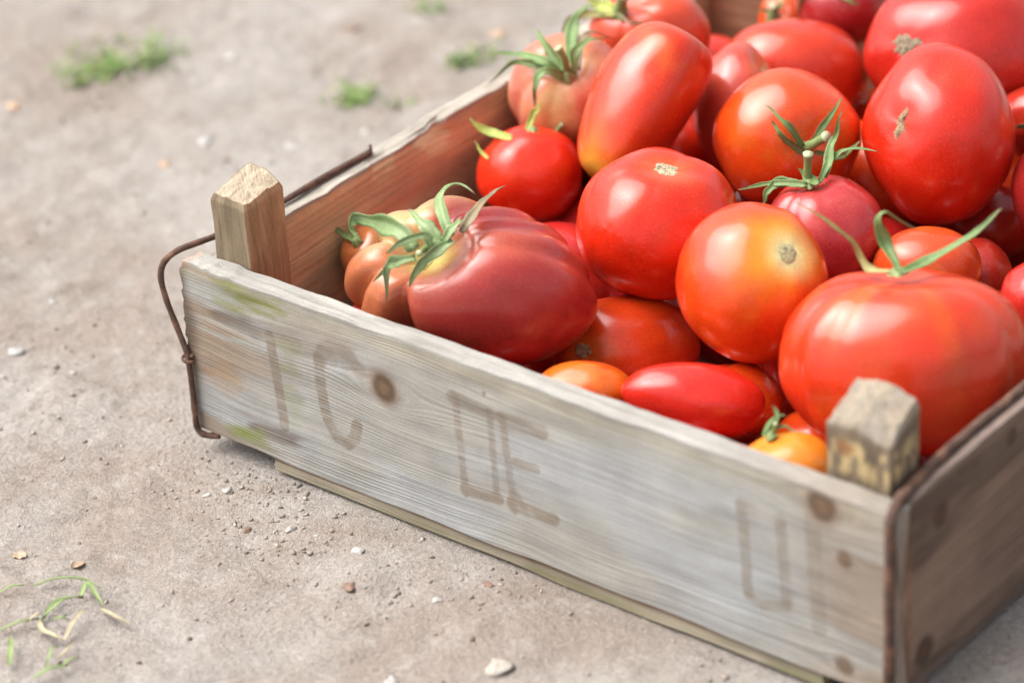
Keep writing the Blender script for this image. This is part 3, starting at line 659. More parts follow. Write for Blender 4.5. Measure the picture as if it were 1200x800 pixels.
wire('corner_wire', [(CL - 0.0080, 0.32, ZT + 0.0012), (CL - 0.0080, 0.20, ZT + 0.0014), (CL - 0.0080, 0.12, ZT + 0.0014), (CL - 0.0082, 0.060, ZT + 0.0016), (CL - 0.0068, 0.030, ZT + 0.0016), (CL - 0.0045, 0.012, ZT + 0.0018),
     (CL - 0.0028, 0.0024, ZT + 0.0006), (CL - 0.0018, -0.0010, ZT - 0.004), (CL - 0.0014, -0.0014, ZT - 0.020), (CL - 0.0012, -0.0014, GZ + 0.03), (CL - 0.0014, -0.0014, GZ + 0.004), (CL - 0.003, 0.002, GZ - 0.0018)], 120, 0.0022, 4.0)

# ------------------------------------------------------------------ tomatoes
BR, BU, BF = A(CAM_R), A(CAM_U), A(CAM_F)        # axes along which the fruit sizes in PILE were measured

def tomato_surface(th, ph, sp):
    """unit fruit, stem along +z; th from the stem, ph around it"""
    s, c = np.sin(th), np.cos(th)
    prof = sp.get('plum', 0.0)
    rad = np.ones_like(th)
    for ang, d, w in sp.get('ribs', ()):
        dp = (ph - math.radians(ang) + np.pi) % (2 * np.pi) - np.pi
        rad -= d * np.exp(-np.abs(dp / w) ** 1.5) * np.clip(s, 0, 1) ** 0.7 * (0.35 + 0.65 * sm(2.6, 0.9, th))
    for ang, d, w in sp.get('bulge', ()):
        dp = (ph - math.radians(ang) + np.pi) % (2 * np.pi) - np.pi
        rad += d * np.exp(-(dp / w) ** 2) * np.clip(s, 0, 1) ** 0.5
    k, a = sp.get('lobes', (5, 0.02))
    rad += a * np.cos(k * ph + sp['seed']) * s ** 0.7 * sm(2.9, 0.7, th)
    x, y, z = s * np.cos(ph), s * np.sin(ph), c
    sd = sp['seed'] * 3.1
    rad += sp.get('lump', 0.035) * vnoise(x * 1.3 + sd, y * 1.3, z * 1.3 + sd) + 0.018 * vnoise(x * 2.9, y * 2.9 + sd, z * 2.9)
    if prof:                                                       # elongated fruit: fuller towards the blossom end
        sq = sp.get('square', 0.78)
        rr = np.sign(s) * np.abs(s) ** sq
        taper = 1 + sp.get('taper', 0.0) * (-c)
        x, y = rr * np.cos(ph) * taper, rr * np.sin(ph) * taper
        z = z * (1 + prof)
        if 'bend' in sp: x = x + sp['bend'] * (z ** 2 / (1 + prof) ** 2 - 0.4)
    x, y, z = x * rad, y * rad, z * (0.5 + 0.5 * rad)
    dd, dw = sp.get('dimple', (0.16, 0.42))
    z = z - dd * np.exp(-(th / dw) ** 2)
    dd, dw = sp.get('base', (0.06, 0.5))
    z = z + dd * np.exp(-((np.pi - th) / dw) ** 2)
    return np.stack([x, y, z], -1)

def tomato_frame(axis):
    a = A(axis, float); a /= np.linalg.norm(a)
    x = A((1.0, 0, 0)) - a * a[0]
    if np.linalg.norm(x) < 0.2: x = A((0, 1.0, 0)) - a * a[1]
    x /= np.linalg.norm(x)
    return np.stack([x, np.cross(a, x), a], 1)                      # columns, in (right, up, towards) space

def build_tomato(key, name, centre, R, sp, label, group=None, NU=88, NV=52):
    th = np.concatenate([np.linspace(0.012, 0.5, 16), np.linspace(0.5, math.pi - 0.02, NV - 16 + 1)[1:]])
    ph = np.linspace(0, 2 * np.pi, NU, endpoint=False)
    PH, TH = np.meshgrid(ph, th, indexing='ij')
    U = tomato_surface(TH, PH, sp)
    Fr = tomato_frame(sp.get('axis', (0, 1, 0)))
    Q = U.reshape(-1, 3) @ Fr.T
    mn, mx = Q.min(0), Q.max(0)
    mid, half = (mn + mx) / 2, (mx - mn) / 2
    def place(P):                                                    # unit space -> world
        q = (P @ Fr.T - mid) / half
        return A(centre) + q[:, :1] * R[0] * BR + q[:, 1:2] * R[1] * BU - q[:, 2:3] * R[2] * BF
    V = place(U.reshape(-1, 3))
    th_f, ph_f = TH.ravel(), PH.ravel()
    nx, ny, nz_ = np.sin(th_f) * np.cos(ph_f), np.sin(th_f) * np.sin(ph_f), np.cos(th_f)
    sd = sp['seed'] * 7.7
    C = np.tile(A(sp['c']), (len(V), 1))
    C = mixc(C, sp.get('c2', A(sp['c']) * A((1.05, 2.2, 1.3))), sm(0.0, 0.9, fbm(nx * 1.6 + sd, ny * 1.6, nz_ * 1.6, 3)) * sp.get('blotch', 0.6))
    if 'streak' in sp:
        sc, amt, nfreq = sp['streak']
        C = mixc(C, sc, sm(0.15, 0.75, vnoise(np.cos(ph_f) * nfreq, np.sin(ph_f) * nfreq, th_f * 0.5 + sd)) * sm(2.6, 0.8, th_f) * amt)
    for ang, w, scol, amt in sp.get('sector', ()):
        dp = (ph_f - math.radians(ang) + np.pi) % (2 * np.pi) - np.pi
        C = mixc(C, scol, sm(w * 1.35, w * 0.65, np.abs(dp) + 0.12 * fbm(nx * 2, ny * 2, nz_ * 2 + sd, 2)) * sm(2.7, 1.6, th_f) * amt)
    if 'sh' in sp:
        scol, w = sp['sh']
        f = np.exp(-(th_f / (w * (1 + 0.3 * fbm(np.cos(ph_f) * 1.5 + sd, np.sin(ph_f) * 1.5, sd, 2)))) ** 2)
        C = mixc(C, scol, f)
    if 'core' in sp:
        ccol, w = sp['core']; C = mixc(C, ccol, np.exp(-(th_f / w) ** 2.5))
    F = grid_faces(NU, NV, True)
    # close the poles
    p0 = len(V)
    Vp = np.vstack([V, V.reshape(NU, NV, 3)[:, 0].mean(0), V.reshape(NU, NV, 3)[:, -1].mean(0)])
    Cp = np.vstack([C, C.reshape(NU, NV, 3)[:, 0].mean(0), C.reshape(NU, NV, 3)[:, -1].mean(0)])
    faces = [tuple(f) for f in F[:, ::-1].tolist()]
    for i in range(NU):
        j = (i + 1) % NU
        faces.append((p0, i * NV, j * NV)); faces.append((p0 + 1, j * NV + NV - 1, i * NV + NV - 1))
    o = mesh_obj(name, Vp, faces, SKIN, None, Cp, origin=tuple(centre))
    tag(o, label, 'tomato', group)
    if 'scar' in sp:                                                  # corky patch where the stalk broke off
        w, ccol, jag = sp['scar']
        n1, n2 = 36, 7
        pp = np.linspace(0, 2 * np.pi, n1, endpoint=False)
        lim = w * (1 + jag * fbm(np.cos(pp) * 2.5 + sd, np.sin(pp) * 2.5, sd, 3)) * sp.get('scar_el', (lambda a: 1))(pp)
        PP = np.repeat(pp[:, None], n2, 1); TT = lim[:, None] * np.linspace(0.03, 1, n2)[None]
        S = tomato_surface(TT, PP, sp)
        lift = 0.020 * (1 - np.linspace(0.03, 1, n2) ** 4)[None] - 0.002 + 0.006 * fbm(np.cos(PP) * TT * 30, np.sin(PP) * TT * 30, sd, 2)
        S = S + lift[..., None] * A((0, 0, 1.0))
        SV = place(S.reshape(-1, 3))
        cc = np.tile(A(ccol), (len(SV), 1))
        cc = mixc(cc, A(ccol) * 0.42, sm(0.0, 0.7, fbm(np.cos(PP).ravel() * TT.ravel() * 40 + 3, np.sin(PP).ravel() * TT.ravel() * 40, sd, 3)))
        SF = [tuple(f) for f in grid_faces(n1, n2, True)[:, ::-1].tolist()]
        SF.append(tuple(i * n2 for i in range(n1)))
        mesh_obj('stem_scar', SV, SF, CORK, o, cc, origin=tuple(SV.mean(0)))
    return o

SEPAL_COL = {0: ((0.115, 0.19, 0.055), (0.21, 0.285, 0.12)), 1: ((0.17, 0.14, 0.07), (0.30, 0.22, 0.14)), 2: ((0.25, 0.31, 0.06), (0.40, 0.40, 0.10)), 3: ((0.20, 0.22, 0.08), (0.42, 0.33, 0.12)), 4: ((0.15, 0.235, 0.075), (0.34, 0.41, 0.23))}

def sepal(pts, width, kind, centre, parent, seed):
    n, k = 26, 7
    P = spline(pts, n)
    s = np.linspace(0, 1, n)
    P = P + (0.0011 * s)[:, None] * np.stack([vnoise(s * 4.5, seed, q) for q in (1, 2, 3)], 1)
    T = np.gradient(P, axis=0); T /= np.linalg.norm(T, axis=1)[:, None]
    N = (P - A(centre)); N /= np.linalg.norm(N, axis=1)[:, None]
    N = N * 0.6 - BF * 0.7
    S = np.cross(T, N); S /= np.linalg.norm(S, axis=1)[:, None]
    for i in range(1, n):
        if S[i] @ S[i - 1] < 0: S[i] = -S[i]
    for it in range(3): S[1:-1] = (S[:-2] + S[1:-1] + S[2:]); S /= np.linalg.norm(S, axis=1)[:, None]
    tw = (0.95 * vnoise(s * 2.2, seed, 0.5) + 0.5 * s)
    M = np.cross(S, T)
    S2 = S * np.cos(tw)[:, None] + M * np.sin(tw)[:, None]; M2 = np.cross(S2, T)
    w = width * 0.56 * np.where(s < 0.28, 0.62 + 0.38 * s / 0.28, np.clip(1 - ((s - 0.28) / 0.74), 0, 1) ** 0.75) * (1 + 0.25 * vnoise(s * 9, seed, 2))
    a = np.linspace(-1, 1, k)
    fold = 0.42
    topv = P[:, None] + w[:, None, None] * (a[None, :, None] * S2[:, None] + fold * (np.abs(a) ** 1.4 - 0.3)[None, :, None] * M2[:, None])
    thk = 0.00032 + 0.00045 * (1 - np.abs(a)) * 1.0
    botv = topv - (thk[None, :, None] * (0.4 + 0.6 * (1 - s))[:, None, None]) * M2[:, None]
    V = np.vstack([topv.reshape(-1, 3), botv.reshape(-1, 3)])
    F = [tuple(f) for f in grid_faces(n, k).tolist()]
    off = n * k
    F += [tuple(x + off for x in f[::-1]) for f in F]
    for i in range(n - 1):
        F.append((i * k, i * k + off, (i + 1) * k + off, (i + 1) * k)); e = k - 1
        F.append((i * k + e, (i + 1) * k + e, (i + 1) * k + e + off, i * k + e + off))
    F.append(tuple(range(k)) + tuple(off + j for j in range(k))[::-1])
    F.append(tuple((n - 1) * k + j for j in range(k))[::-1] + tuple(off + (n - 1) * k + j for j in range(k)))
    c1, c2 = SEPAL_COL[kind]
    ss = np.repeat(s, k); aa = np.tile(a, n)
    C = np.tile(A(c1), (n * k, 1)); C = mixc(C, c2, np.clip(0.5 + 0.6 * fbm(ss * 6 + seed, aa * 1.5, seed, 2), 0, 1) * 0.55)
    C = mixc(C, A(c2) * 1.1, np.exp(-(aa / 0.16) ** 2) * 0.5)
    C = mixc(C, (0.24, 0.17, 0.10), sm(0.86, 1.0, ss) * 0.7)
    Cb = mixc(C, (0.27, 0.34, 0.19), np.full(n * k, 0.45))
    return mesh_obj('sepal', V, F, LEAFM, parent, np.vstack([C, Cb]), origin=tuple(P[0]))

def add_calyx(key, tom, centre):
    cpos, stub, seps = CALYX[key]
    c = A(cpos); nrm = c - A(centre); nrm /= np.linalg.norm(nrm)
    x = np.cross(nrm, A((0.2, 0.9, 0.4))); x /= np.linalg.norm(x); y = np.cross(nrm, x)
    wmax = max(w for w, k, p in seps)
    n1, n2 = 20, 5
    V, F = [], []
    R0 = 0.55 * wmax + 0.0012
    for i in range(n1):
        a = 2 * np.pi * i / n1
        for j in range(n2):
            t = j / (n2 - 1)
            rr = R0 * (0.15 + 0.85 * t) * (1 + 0.22 * math.cos(5 * a))
            V.append(c + nrm * (0.0016 * (1 - t ** 2) - 0.0012 * t) + x * rr * math.cos(a) + y * rr * math.sin(a))
    F = [tuple(f) for f in grid_faces(n1, n2, True)[:, ::-1].tolist()] + [tuple(i * n2 for i in range(n1))]
    V = A(V)
    hub = mesh_obj('calyx', V, F, LEAFM, tom, np.tile(A((0.20, 0.27, 0.10)), (len(V), 1)), origin=tuple(c))
    for i, (w, kind, pts) in enumerate(seps): sepal(pts, w, kind, centre, hub, len(key) + i * 3.7 + c[0] * 50)
    if stub:
        r, pts = stub
        P = spline(pts, 14); s = np.linspace(0, 1, 14)
        rr = r * (1.05 - 0.25 * np.sin(s * np.pi * 0.8) + 0.16 * sm(0.8, 1, s))
        V, F = tube(P, rr, 14)
        C = np.tile(A((0.20, 0.28, 0.10)), (len(V), 1)); ssr = np.repeat(s, 14)
        C = mixc(C, (0.42, 0.46, 0.27), sm(0.90, 1.0, ssr))
        mesh_obj('stalk', V, F, LEAFM, hub, C, origin=tuple(P[0]))

RED = (0.64, 0.022, 0.005); ORED = (0.68, 0.058, 0.006); CRIM = (0.46, 0.016, 0.014); PINK = (0.47, 0.060, 0.040); DARK = (0.30, 0.014, 0.012)
YEL = (0.70, 0.36, 0.03); GRN = (0.48, 0.46, 0.12); ORG = (0.66, 0.19, 0.012)
SPEC = {
 'T1': dict(axis=(-0.36, 0.40, 0.84), c=(0.37, 0.032, 0.028), c2=(0.43, 0.068, 0.040), blotch=0.85, sector=[(165, 1.42, (0.52, 0.165, 0.070), 0.9), (120, 0.6, (0.56, 0.42, 0.17), 0.7)], sh=((0.46, 0.17, 0.075), 0.40), core=((0.50, 0.44, 0.13), 0.22), ribs=[(198, 0.26, 0.17), (246, 0.34, 0.15), (355, 0.07, 0.11), (318, 0.04, 0.14), (20, 0.09, 0.12), (42, 0.13, 0.11), (68, 0.24, 0.15), (105, 0.14, 0.16), (145, 0.26, 0.18), (222, 0.06, 0.2)], lobes=(3, 0.03), dimple=(0.42, 0.36), bulge=[(-35, 0.26, 0.95)], lump=0.05, base=(0.10, 0.6),
            label='large dark pinkish ribbed beefsteak tomato with curled sepals against the front board'),
 'T2': dict(axis=(0.05, 0.72, -0.68), c=RED, blotch=0.3, label='small bright red tomato beside the left board, below the ribbed pink one'),
 'T3': dict(axis=(-0.08, 0.50, 0.86), c=(0.56, 0.150, 0.095), c2=(0.58, 0.27, 0.14), streak=((0.60, 0.42, 0.17), 0.75, 2.2), sh=((0.58, 0.34, 0.14), 0.42), ribs=[(205, 0.10, 0.18), (250, 0.06, 0.2), (300, 0.05, 0.2), (150, 0.08, 0.2), (80, 0.07, 0.2), (20, 0.06, 0.2)], dimple=(0.2, 0.4),
            label='ribbed pink tomato with yellow streaks and long green sepals at the left board'),
 'T4': dict(axis=(-0.50, -0.86, 0.10), c=(0.64, 0.036, 0.007), c2=(0.68, 0.10, 0.012), blotch=0.7, plum=0.72, taper=0.16, square=0.46, bend=0.12, dimple=(0.02, 0.3), base=(0.03, 0.4), sh=((0.62, 0.42, 0.05), 0.50), lobes=(4, 0.03),
            label='long plum tomato with a yellow tip, lying upright on the pile'),
 'T5': dict(axis=(0.11, 0.80, 0.59), c=RED, c2=(0.62, 0.045, 0.010), blotch=0.6, sh=((0.60, 0.09, 0.02), 0.35), ribs=[(250, 0.05, 0.28), (300, 0.03, 0.3), (190, 0.035, 0.3), (60, 0.05, 0.3)], dimple=(0.17, 0.36), scar=(0.145, (0.50, 0.41, 0.27), 0.22),
            label='round red tomato with a pale stem scar on top, in the middle of the crate'),
 'T6': dict(axis=(0.44, 0.34, 0.83), c=(0.66, 0.042, 0.006), c2=(0.68, 0.085, 0.008), blotch=0.5, sh=((0.84, 0.42, 0.015), 0.50), core=((0.72, 0.70, 0.36), 0.27), dimple=(0.07, 0.35), scar=(0.135, (0.50, 0.46, 0.26), 0.12), lump=0.05,
            label='orange red tomato with yellow shoulders around its pale stem scar'),
 'T7': dict(axis=(-0.60, -0.06, 0.79), c=(0.66, 0.055, 0.009), blotch=0.5, plum=0.2, sh=((0.56, 0.15, 0.02), 0.3), dimple=(0.06, 0.3), scar=(0.085, (0.40, 0.34, 0.20), 0.3),
            label='orange red tomato wedged low between the dark ribbed one and the front plum'),
 'T8': dict(axis=(0.2, -0.5, -0.8), c=(0.68, 0.135, 0.010), c2=ORED, blotch=0.9, streak=(ORED, 0.5, 1.2), label='small orange tomato low against the front board'),
 'T9': dict(axis=(0.97, -0.20, -0.10), c=(0.60, 0.020, 0.011), blotch=0.25, plum=0.6, taper=-0.06, square=0.92, dimple=(0.05, 0.3), base=(-0.06, 0.25), label='glossy crimson plum tomato lying along the front board'),
 'T10': dict(axis=(0, -0.3, -0.9), c=ORED, blotch=0.5, label='orange red tomato half hidden behind the crimson plum'),
 'T11': dict(axis=(-0.35, 0.75, 0.3), c=(0.68, 0.20, 0.015), c2=ORG, blotch=0.9, sh=((0.70, 0.27, 0.03), 0.6), label='yellow orange tomato at the front board beside the near post'),
 'T12': dict(axis=(-0.04, 0.96, 0.28), c=(0.62, 0.036, 0.009), c2=(0.66, 0.075, 0.012), blotch=0.45, streak=((0.68, 0.19, 0.015), 0.32, 3.4), ribs=[(205, 0.07, 0.14), (228, 0.05, 0.12), (330, 0.05, 0.16), (300, 0.03, 0.2), (10, 0.05, 0.2), (100, 0.06, 0.2), (170, 0.05, 0.2)], dimple=(0.16, 0.42), lump=0.04,
             label='huge ribbed orange red beefsteak tomato behind the near corner post'),
 'T13': dict(axis=(-0.25, 0.88, 0.40), c=(0.43, 0.030, 0.034), c2=(0.50, 0.07, 0.06), blotch=0.6, ribs=[(215, 0.05, 0.12), (235, 0.03, 0.1), (280, 0.04, 0.2)], dimple=(0.14, 0.4), label='pinkish crimson tomato with an upright stalk, in the middle of the pile'),
 'T14': dict(axis=(0.24, -0.14, 0.96), c=ORED, c2=(0.60, 0.115, 0.012), blotch=0.7, dimple=(0.10, 0.35), label='orange red tomato whose cut stalk points out over the crimson one'),
 'T15': dict(axis=(-0.63, 0.09, 0.77), c=(0.60, 0.020, 0.006), c2=(0.62, 0.040, 0.010), blotch=0.5, dimple=(0.06, 0.3), lobes=(4, 0.03), scar=(0.105, (0.36, 0.25, 0.15), 0.7), scar_el=lambda a: 0.55 + 0.9 * np.abs(np.sin(a + 0.1)) ** 2,
             label='tall red tomato with a star shaped brown stem scar'),
 'T16': dict(axis=(-0.68, 0.02, 0.73), c=(0.48, 0.018, 0.010), blotch=0.5, dimple=(0.06, 0.3), scar=(0.15, (0.30, 0.25, 0.17), 0.5), label='large deep red tomato with a grey stem scar, behind the tall red one'),
 'T17': dict(axis=(0.0, 0.3, -0.95), c=(0.52, 0.032, 0.011), c2=ORED, blotch=0.7, label='broad red tomato near the back board, behind the one with the cut stalk'),
 'T18': dict(axis=(0.68, 0.62, 0.38), c=(0.48, 0.055, 0.035), c2=(0.56, 0.10, 0.05), blotch=0.6, ribs=[(150, 0.05, 0.2), (200, 0.04, 0.25)], sh=((0.58, 0.22, 0.06), 0.35), scar=(0.12, (0.50, 0.48, 0.30), 0.3), label='pink tomato squeezed behind the long plum'),
 'T19': dict(axis=(-0.35, 0.62, 0.70), c=(0.55, 0.060, 0.022), c2=ORED, blotch=0.6, ribs=[(250, 0.10, 0.16), (310, 0.08, 0.16), (20, 0.05, 0.2), (190, 0.06, 0.2)], dimple=(0.2, 0.4), label='light red ribbed tomato with yellowing leaf at the far left of the pile'),
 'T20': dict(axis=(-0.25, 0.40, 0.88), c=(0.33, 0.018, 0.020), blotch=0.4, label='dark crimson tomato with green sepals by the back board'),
 'T21': dict(axis=(-0.2, 0.3, 0.9), c=(0.58, 0.07, 0.012), blotch=0.5, label='tiny orange red tomato in the shade of the back board'),
 'T22': dict(axis=(0.1, -0.5, -0.8), c=(0.56, 0.060, 0.012), c2=ORG, blotch=0.5, label='small orange red tomato showing above the huge beefsteak'),
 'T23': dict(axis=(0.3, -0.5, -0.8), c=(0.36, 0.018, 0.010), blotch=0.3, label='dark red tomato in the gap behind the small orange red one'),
 'T24': dict(axis=(0.2, 0.3, -0.8), c=(0.50, 0.020, 0.016), blotch=0.3, label='small red tomato beside the right board'),
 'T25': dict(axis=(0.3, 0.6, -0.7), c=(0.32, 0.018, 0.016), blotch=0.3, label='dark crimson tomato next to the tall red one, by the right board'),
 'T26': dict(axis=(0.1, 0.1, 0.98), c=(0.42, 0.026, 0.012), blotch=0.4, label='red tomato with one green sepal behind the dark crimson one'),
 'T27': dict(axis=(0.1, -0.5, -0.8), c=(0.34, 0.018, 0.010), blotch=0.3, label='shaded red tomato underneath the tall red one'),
 'T28': dict(axis=(0.1, -0.5, -0.8), c=RED, blotch=0.3, label='red tomato peeping out behind the dark ribbed beefsteak'),
 'T29': dict(axis=(-0.5, 0.5, 0.6), c=(0.36, 0.10, 0.03), blotch=0.3, label='small brownish tomato hidden behind the ribbed lobes at the left board'),
}
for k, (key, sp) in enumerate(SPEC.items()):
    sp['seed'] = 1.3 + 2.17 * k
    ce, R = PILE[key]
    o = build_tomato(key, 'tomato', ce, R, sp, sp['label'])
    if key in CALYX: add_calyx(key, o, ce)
DEEP_LABEL = {-2: ('red tomato on top of the pile in the far right corner of the crate', None), -1: ('small crimson tomato on the pile against the right board, beyond the small red one', None)}
for k, (ce, r) in enumerate(DEEP):
    sp = dict(seed=90.0 + 1.7 * k, c=[RED, CRIM, ORED, DARK][k % 4], blotch=0.5, axis=(math.sin(k * 2.1), math.cos(k * 1.3), math.sin(k * 0.7) - 0.2))
    build_tomato('deep', 'tomato', ce, (r, r, r), sp, *DEEP_LABEL.get(k - len(DEEP), ('red tomato in the lower layer of the crate, covered by others', 'tomatoes of the lower layer')), 40, 28)

# ------------------------------------------------------------------ stones, litter and grass on the ground
def pebble(name, x, y, rx, rz, c, label, group, seed, flat=0.42):
    n1, n2 = 14, 9
    th = np.linspace(0.05, math.pi - 0.05, n2); ph = np.linspace(0, 2 * np.pi, n1, endpoint=False)
    PH, TH = np.meshgrid(ph, th, indexing='ij')
    d = np.stack([np.sin(TH) * np.cos(PH), np.sin(TH) * np.sin(PH), np.cos(TH)], -1).reshape(-1, 3)
    rr = 1 + 0.55 * vnoise(d[:, 0] * 1.4 + seed, d[:, 1] * 1.4, d[:, 2] * 1.4 + seed) + 0.12 * vnoise(d[:, 0] * 3.5, d[:, 1] * 3.5 + seed, d[:, 2] * 3.5)
    a = seed * 1.7
    V = d * rr[:, None] * A((rx, rx * (0.55 + 0.3 * math.sin(seed) ** 2), rz * flat))
    V[:, 0], V[:, 1] = V[:, 0] * math.cos(a) - V[:, 1] * math.sin(a), V[:, 0] * math.sin(a) + V[:, 1] * math.cos(a)
    gz = float(ground_height(A([x]), A([y]))[0])
    V += A((x, y, gz + rz * flat * 0.12))
    F = [tuple(f) for f in grid_faces(n1, n2, True)[:, ::-1].tolist()] + [tuple(i * n2 for i in range(n1)), tuple(i * n2 + n2 - 1 for i in range(n1))[::-1]]
    C = np.tile(A(c), (len(V), 1)) * (1 + 0.15 * fbm(d[:, 0] * 2, d[:, 1] * 2, d[:, 2] * 2 + seed, 2))[:, None]
    o = mesh_obj(name, V, F, STONE, None, C, origin=(x, y, gz))
    return tag(o, label, 'stone', group)

SCOL = {'w': ((0.41, 0.385, 0.36), 'whitish stone chip lying on the bare dirt', 'whitish chips on the dirt'), 'g': ((0.40, 0.385, 0.365), 'grey pebble bedded in the bare dirt', 'grey pebbles in the dirt'),
        'b': ((0.23, 0.15, 0.11), 'brown earthy stone bedded in the bare dirt', 'brown stones in the dirt'), 'o': ((0.50, 0.34, 0.23), 'orange tan stone lying on the bare dirt', 'orange tan stones on the dirt'), 'p': ((0.42, 0.38, 0.33), 'pale flat flake of stone lying below the front board', None)}

def dry_leaf(x, y, r, label, seed):
    n, k = 12, 7
    s = np.linspace(0, 1, n); a = np.linspace(-1, 1, k)
    S, Aa = np.meshgrid(s, a, indexing='ij')
    w = r * 0.75 * np.sin(np.pi * np.clip(S * 0.94 + 0.03, 0, 1)) ** 0.7
    X = (S - 0.5) * 2 * r; Y = Aa * w
    Z = 0.0006 + (Aa ** 2) * w * 0.35 + 0.12 * r * (S - 0.5) ** 2 * 4 + 0.28 * r * vnoise(S * 4 + seed, Aa * 2, seed)
    c, sn = math.cos(seed), math.sin(seed)
    gz = float(ground_height(A([x]), A([y]))[0])
    top = np.stack([x + X * c - Y * sn, y + X * sn + Y * c, gz + Z], -1).reshape(-1, 3)
    V = np.vstack([top, top - A((0, 0, 0.0005))])
    F = [tuple(f) for f in grid_faces(n, k).tolist()]; off = n * k
    F += [tuple(q + off for q in f[::-1]) for f in F]
    C = np.tile(A((0.42, 0.31, 0.215)), (len(V), 1)) * (1 + 0.25 * fbm(V[:, 0] * 300, V[:, 1] * 300, seed, 2))[:, None]
    o = mesh_obj('dry_leaf', V, F, LEAFM, None, C, origin=(x, y, gz))
    tag(o, label, 'leaf')

LEAFN = iter(['curled dry brown leaf bit lying alone on the dirt', 'crumpled dry brown leaf bit beside the green grass sprig'])
for k, ((x, y), rx, rz, c) in enumerate(STONES):
    if c == 'l': dry_leaf(x, y, rx * 1.1, next(LEAFN), 0.7 + k); continue
    cc, lab, grp = SCOL[c]
    pebble('pebble', x, y, rx, rz, cc, lab, grp, 1.0 + k * 1.37)

def blade_mesh(path, w, n=12):
    P = spline(path, n); s = np.linspace(0, 1, n)
    T = np.gradient(P, axis=0); S = np.cross(T, A((0, 0, 1.0))); S /= np.linalg.norm(S, axis=1)[:, None] + 1e-9
    ww = w * np.sin(np.pi * np.clip(0.18 + 0.80 * s, 0, 1)) ** 0.8
    V = np.stack([P - S * ww[:, None] + A((0, 0, 0.35 * w)), P, P + S * ww[:, None] + A((0, 0, 0.35 * w))], 1).reshape(-1, 3)
    V = np.vstack([V, V - A((0, 0, 0.00025))])
    F = [tuple(f) for f in grid_faces(n, 3).tolist()]; off = n * 3
    return V, F + [tuple(q + off for q in f[::-1]) for f in F]

def sprig(idx, label):
    pts0 = BLADES[idx[0]]
    root = bpy.data.objects.new('grass_sprig', None); col.objects.link(root)
    cx, cy = np.mean([p for i in idx for p in BLADES[i]], 0)
    root.location = (cx, cy, float(ground_height(A([cx]), A([cy]))[0]))
    tag(root, label, 'grass')
    for i in idx:
        pts = A(BLADES[i]); z = ground_height(pts[:, 0], pts[:, 1])
        h = 0.0015 + 0.0035 * np.sin(np.linspace(0.3, 2.6, len(pts))) * (0.6 + 0.8 * random.random())
        V, F = blade_mesh(np.column_stack([pts, z + h]), 0.0006 + 0.0007 * random.random())
        dry = i in (7, 8, 14, 5, 13)
        c = A((0.36, 0.31, 0.20)) if dry else A((0.19, 0.25, 0.09))
        C = np.tile(c, (len(V), 1)) * (1 + 0.25 * fbm(V[:, 0] * 150, V[:, 1] * 150, i, 2))[:, None]
        mesh_obj('blade', V, F, LEAFM, root, C, origin=tuple(V.mean(0)))
sprig([0, 1, 2, 3, 4, 5, 6, 7, 8, 10, 14], 'flattened sprig of pale green grass blades on the dirt by a dry leaf')
sprig([9, 11, 12, 13, 15], 'short withered grass sprig with mixed green and straw blades')

def tuft(x, y, spread, nb, label, seed):
    r = np.random.default_rng(seed)
    Vs, Fs, Cs, off = [], [], [], 0
    subs = [r.uniform(0, 2 * np.pi) for q in range(5)]
    g0 = float(ground_height(A([x]), A([y]))[0])
    for i in range(nb):
        a = r.uniform(0, 2 * np.pi); q = spread * r.random() ** 0.8
        if r.random() < 0.75: a = subs[i % len(subs)] + r.normal() * 0.35; q = spread * (0.25 + 0.55 * ((i % len(subs)) / len(subs))) + r.normal() * 0.12 * spread
        bx = x + q * (math.cos(a) * CAM_R[0] - 0.75 * math.sin(a) * CAM_R[1]); by = y + q * (math.cos(a) * CAM_R[1] + 0.75 * math.sin(a) * CAM_R[0])
        gz = float(ground_height(A([bx]), A([by]))[0])
        ln = r.uniform(0.005, 0.014); da = r.uniform(0, 2 * np.pi); rise = r.uniform(0.35, 1.1)
        d = A((math.cos(da), math.sin(da)))
        pts = [(bx, by, gz - 0.001), (bx + d[0] * ln * 0.4, by + d[1] * ln * 0.4, gz + ln * 0.45 * rise), (bx + d[0] * ln, by + d[1] * ln, gz + ln * (0.75 * rise - 0.2) + 0.001)]
        V, F = blade_mesh(pts, r.uniform(0.0004, 0.0009), 6)
        c = A((0.16, 0.28, 0.06)) if r.random() < 0.75 else A((0.36, 0.36, 0.16))
        Vs.append(V); Fs += [tuple(q2 + off for q2 in f) for f in F]; Cs.append(np.tile(c * r.uniform(0.7, 1.3), (len(V), 1))); off += len(V)
    o = mesh_obj('grass_tuft', np.vstack(Vs), Fs, LEAFM, None, np.vstack(Cs), origin=(x, y, g0))
    tag(o, label, 'grass')
TN = ['large patch of short green grass on the bare dirt', 'green grass tuft growing in the dirt left of the crate', 'grass tuft close beside the left board of the crate', 'few pale grass blades far behind the crate',
      'tiny grass shoot beside the left corner post', 'thin grass blades next to the far end of the left board', 'lone tiny grass shoot near a tuft by the crate', 'sparse pale shoots below the large grass patch']
for k, ((x, y), sp_, nb) in enumerate(TUFTS): tuft(x, y, sp_, nb, TN[k], 40 + k)

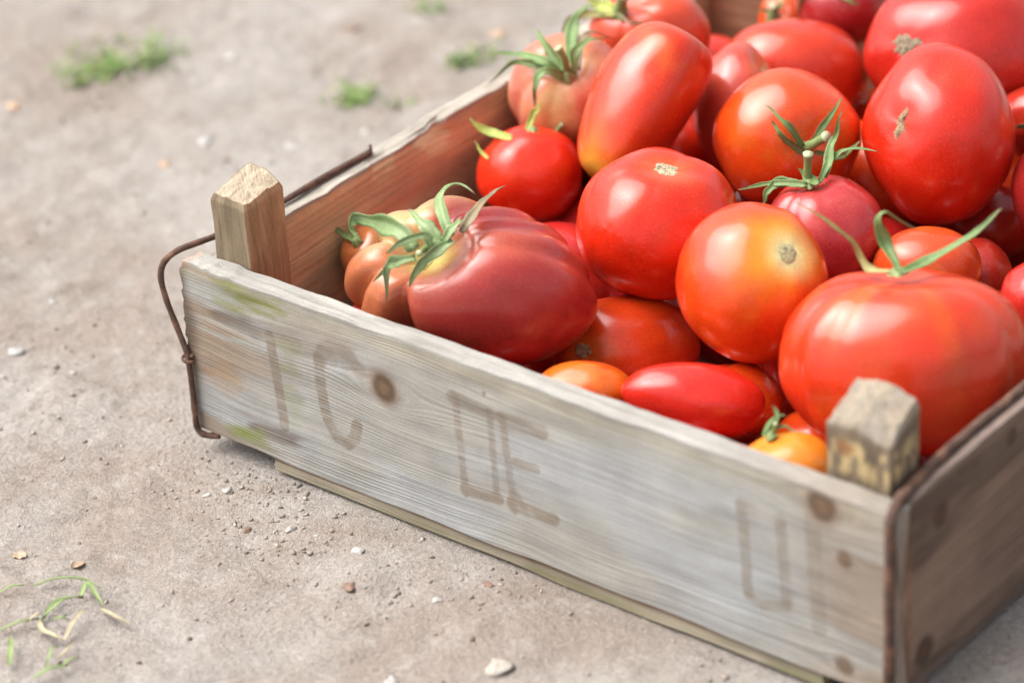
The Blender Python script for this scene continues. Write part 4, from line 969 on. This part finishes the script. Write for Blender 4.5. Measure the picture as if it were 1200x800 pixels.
def grit():
    r = np.random.default_rng(3)
    n = 9000
    X = r.uniform(-0.55, 0.55, n); Y = r.uniform(-0.25, 0.62, n)
    keep = ~((X > -0.004) & (X < CL + 0.004) & (Y > -0.003) & (Y < CD + 0.004))
    X, Y = X[keep], Y[keep]; n = len(X)
    cl = fbm(X * 11, Y * 11, 4, 2); keep = r.random(n) < 0.35 + 0.5 * sm(-0.2, 0.6, cl)
    X, Y = X[keep], Y[keep]; n = len(X)
    S = 0.00035 + 0.0009 * r.random(n) ** 4 + 0.00025 * r.random(n)
    dark = np.zeros(n, bool)
    for (cx, cy), k in CRUMBS:                                   # crumbly broken soil in a few places
        m = int(110 * k)
        x2, y2 = cx + r.normal(size=m) * 0.020 * k, cy + r.normal(size=m) * 0.014 * k
        ok = ~((x2 > -0.002) & (x2 < CL + 0.003) & (y2 > -0.001) & (y2 < CD))
        x2, y2 = x2[ok], y2[ok]
        X, Y = np.append(X, x2), np.append(Y, y2); S = np.append(S, 0.0003 + 0.0011 * r.random(len(x2)) ** 6); dark = np.append(dark, np.ones(len(x2), bool))
    n = len(X)
    Z = ground_height(X, Y) + 0.25 * S
    base = A([(1, 0, 0), (-1, 0, 0), (0, 1, 0), (0, -1, 0), (0, 0, 1), (0, 0, -1)], float)
    V = base[None] * (0.7 + 0.6 * r.random((n, 6, 1))) + 0.25 * r.normal(size=(n, 6, 3))
    V = V * S[:, None, None] * A((1.2, 1.2, 0.8)) + np.stack([X, Y, Z], 1)[:, None]
    f = A([(0, 2, 4), (2, 1, 4), (1, 3, 4), (3, 0, 4), (2, 0, 5), (1, 2, 5), (3, 1, 5), (0, 3, 5)])
    F = (f[None] + 6 * np.arange(n)[:, None, None]).reshape(-1, 3)
    pal = A([(0.50, 0.43, 0.37), (0.40, 0.32, 0.26), (0.50, 0.46, 0.42), (0.28, 0.21, 0.16), (0.46, 0.42, 0.38)])
    pc = pal[r.choice(5, n, p=(0.42, 0.27, 0.06, 0.15, 0.10))]
    pc[dark] = A((0.37, 0.315, 0.27)) * r.uniform(0.75, 1.15, (int(dark.sum()), 1))
    C = np.repeat(pc * 0.85 * r.uniform(0.85, 1.15, (n, 1)), 6, 0)
    o = mesh_obj('soil_grit', V.reshape(-1, 3), F, STONE, None, C, smooth=False)
    tag(o, 'loose soil crumbs and grit strewn over the ground', 'grit', kind='stuff')
grit()
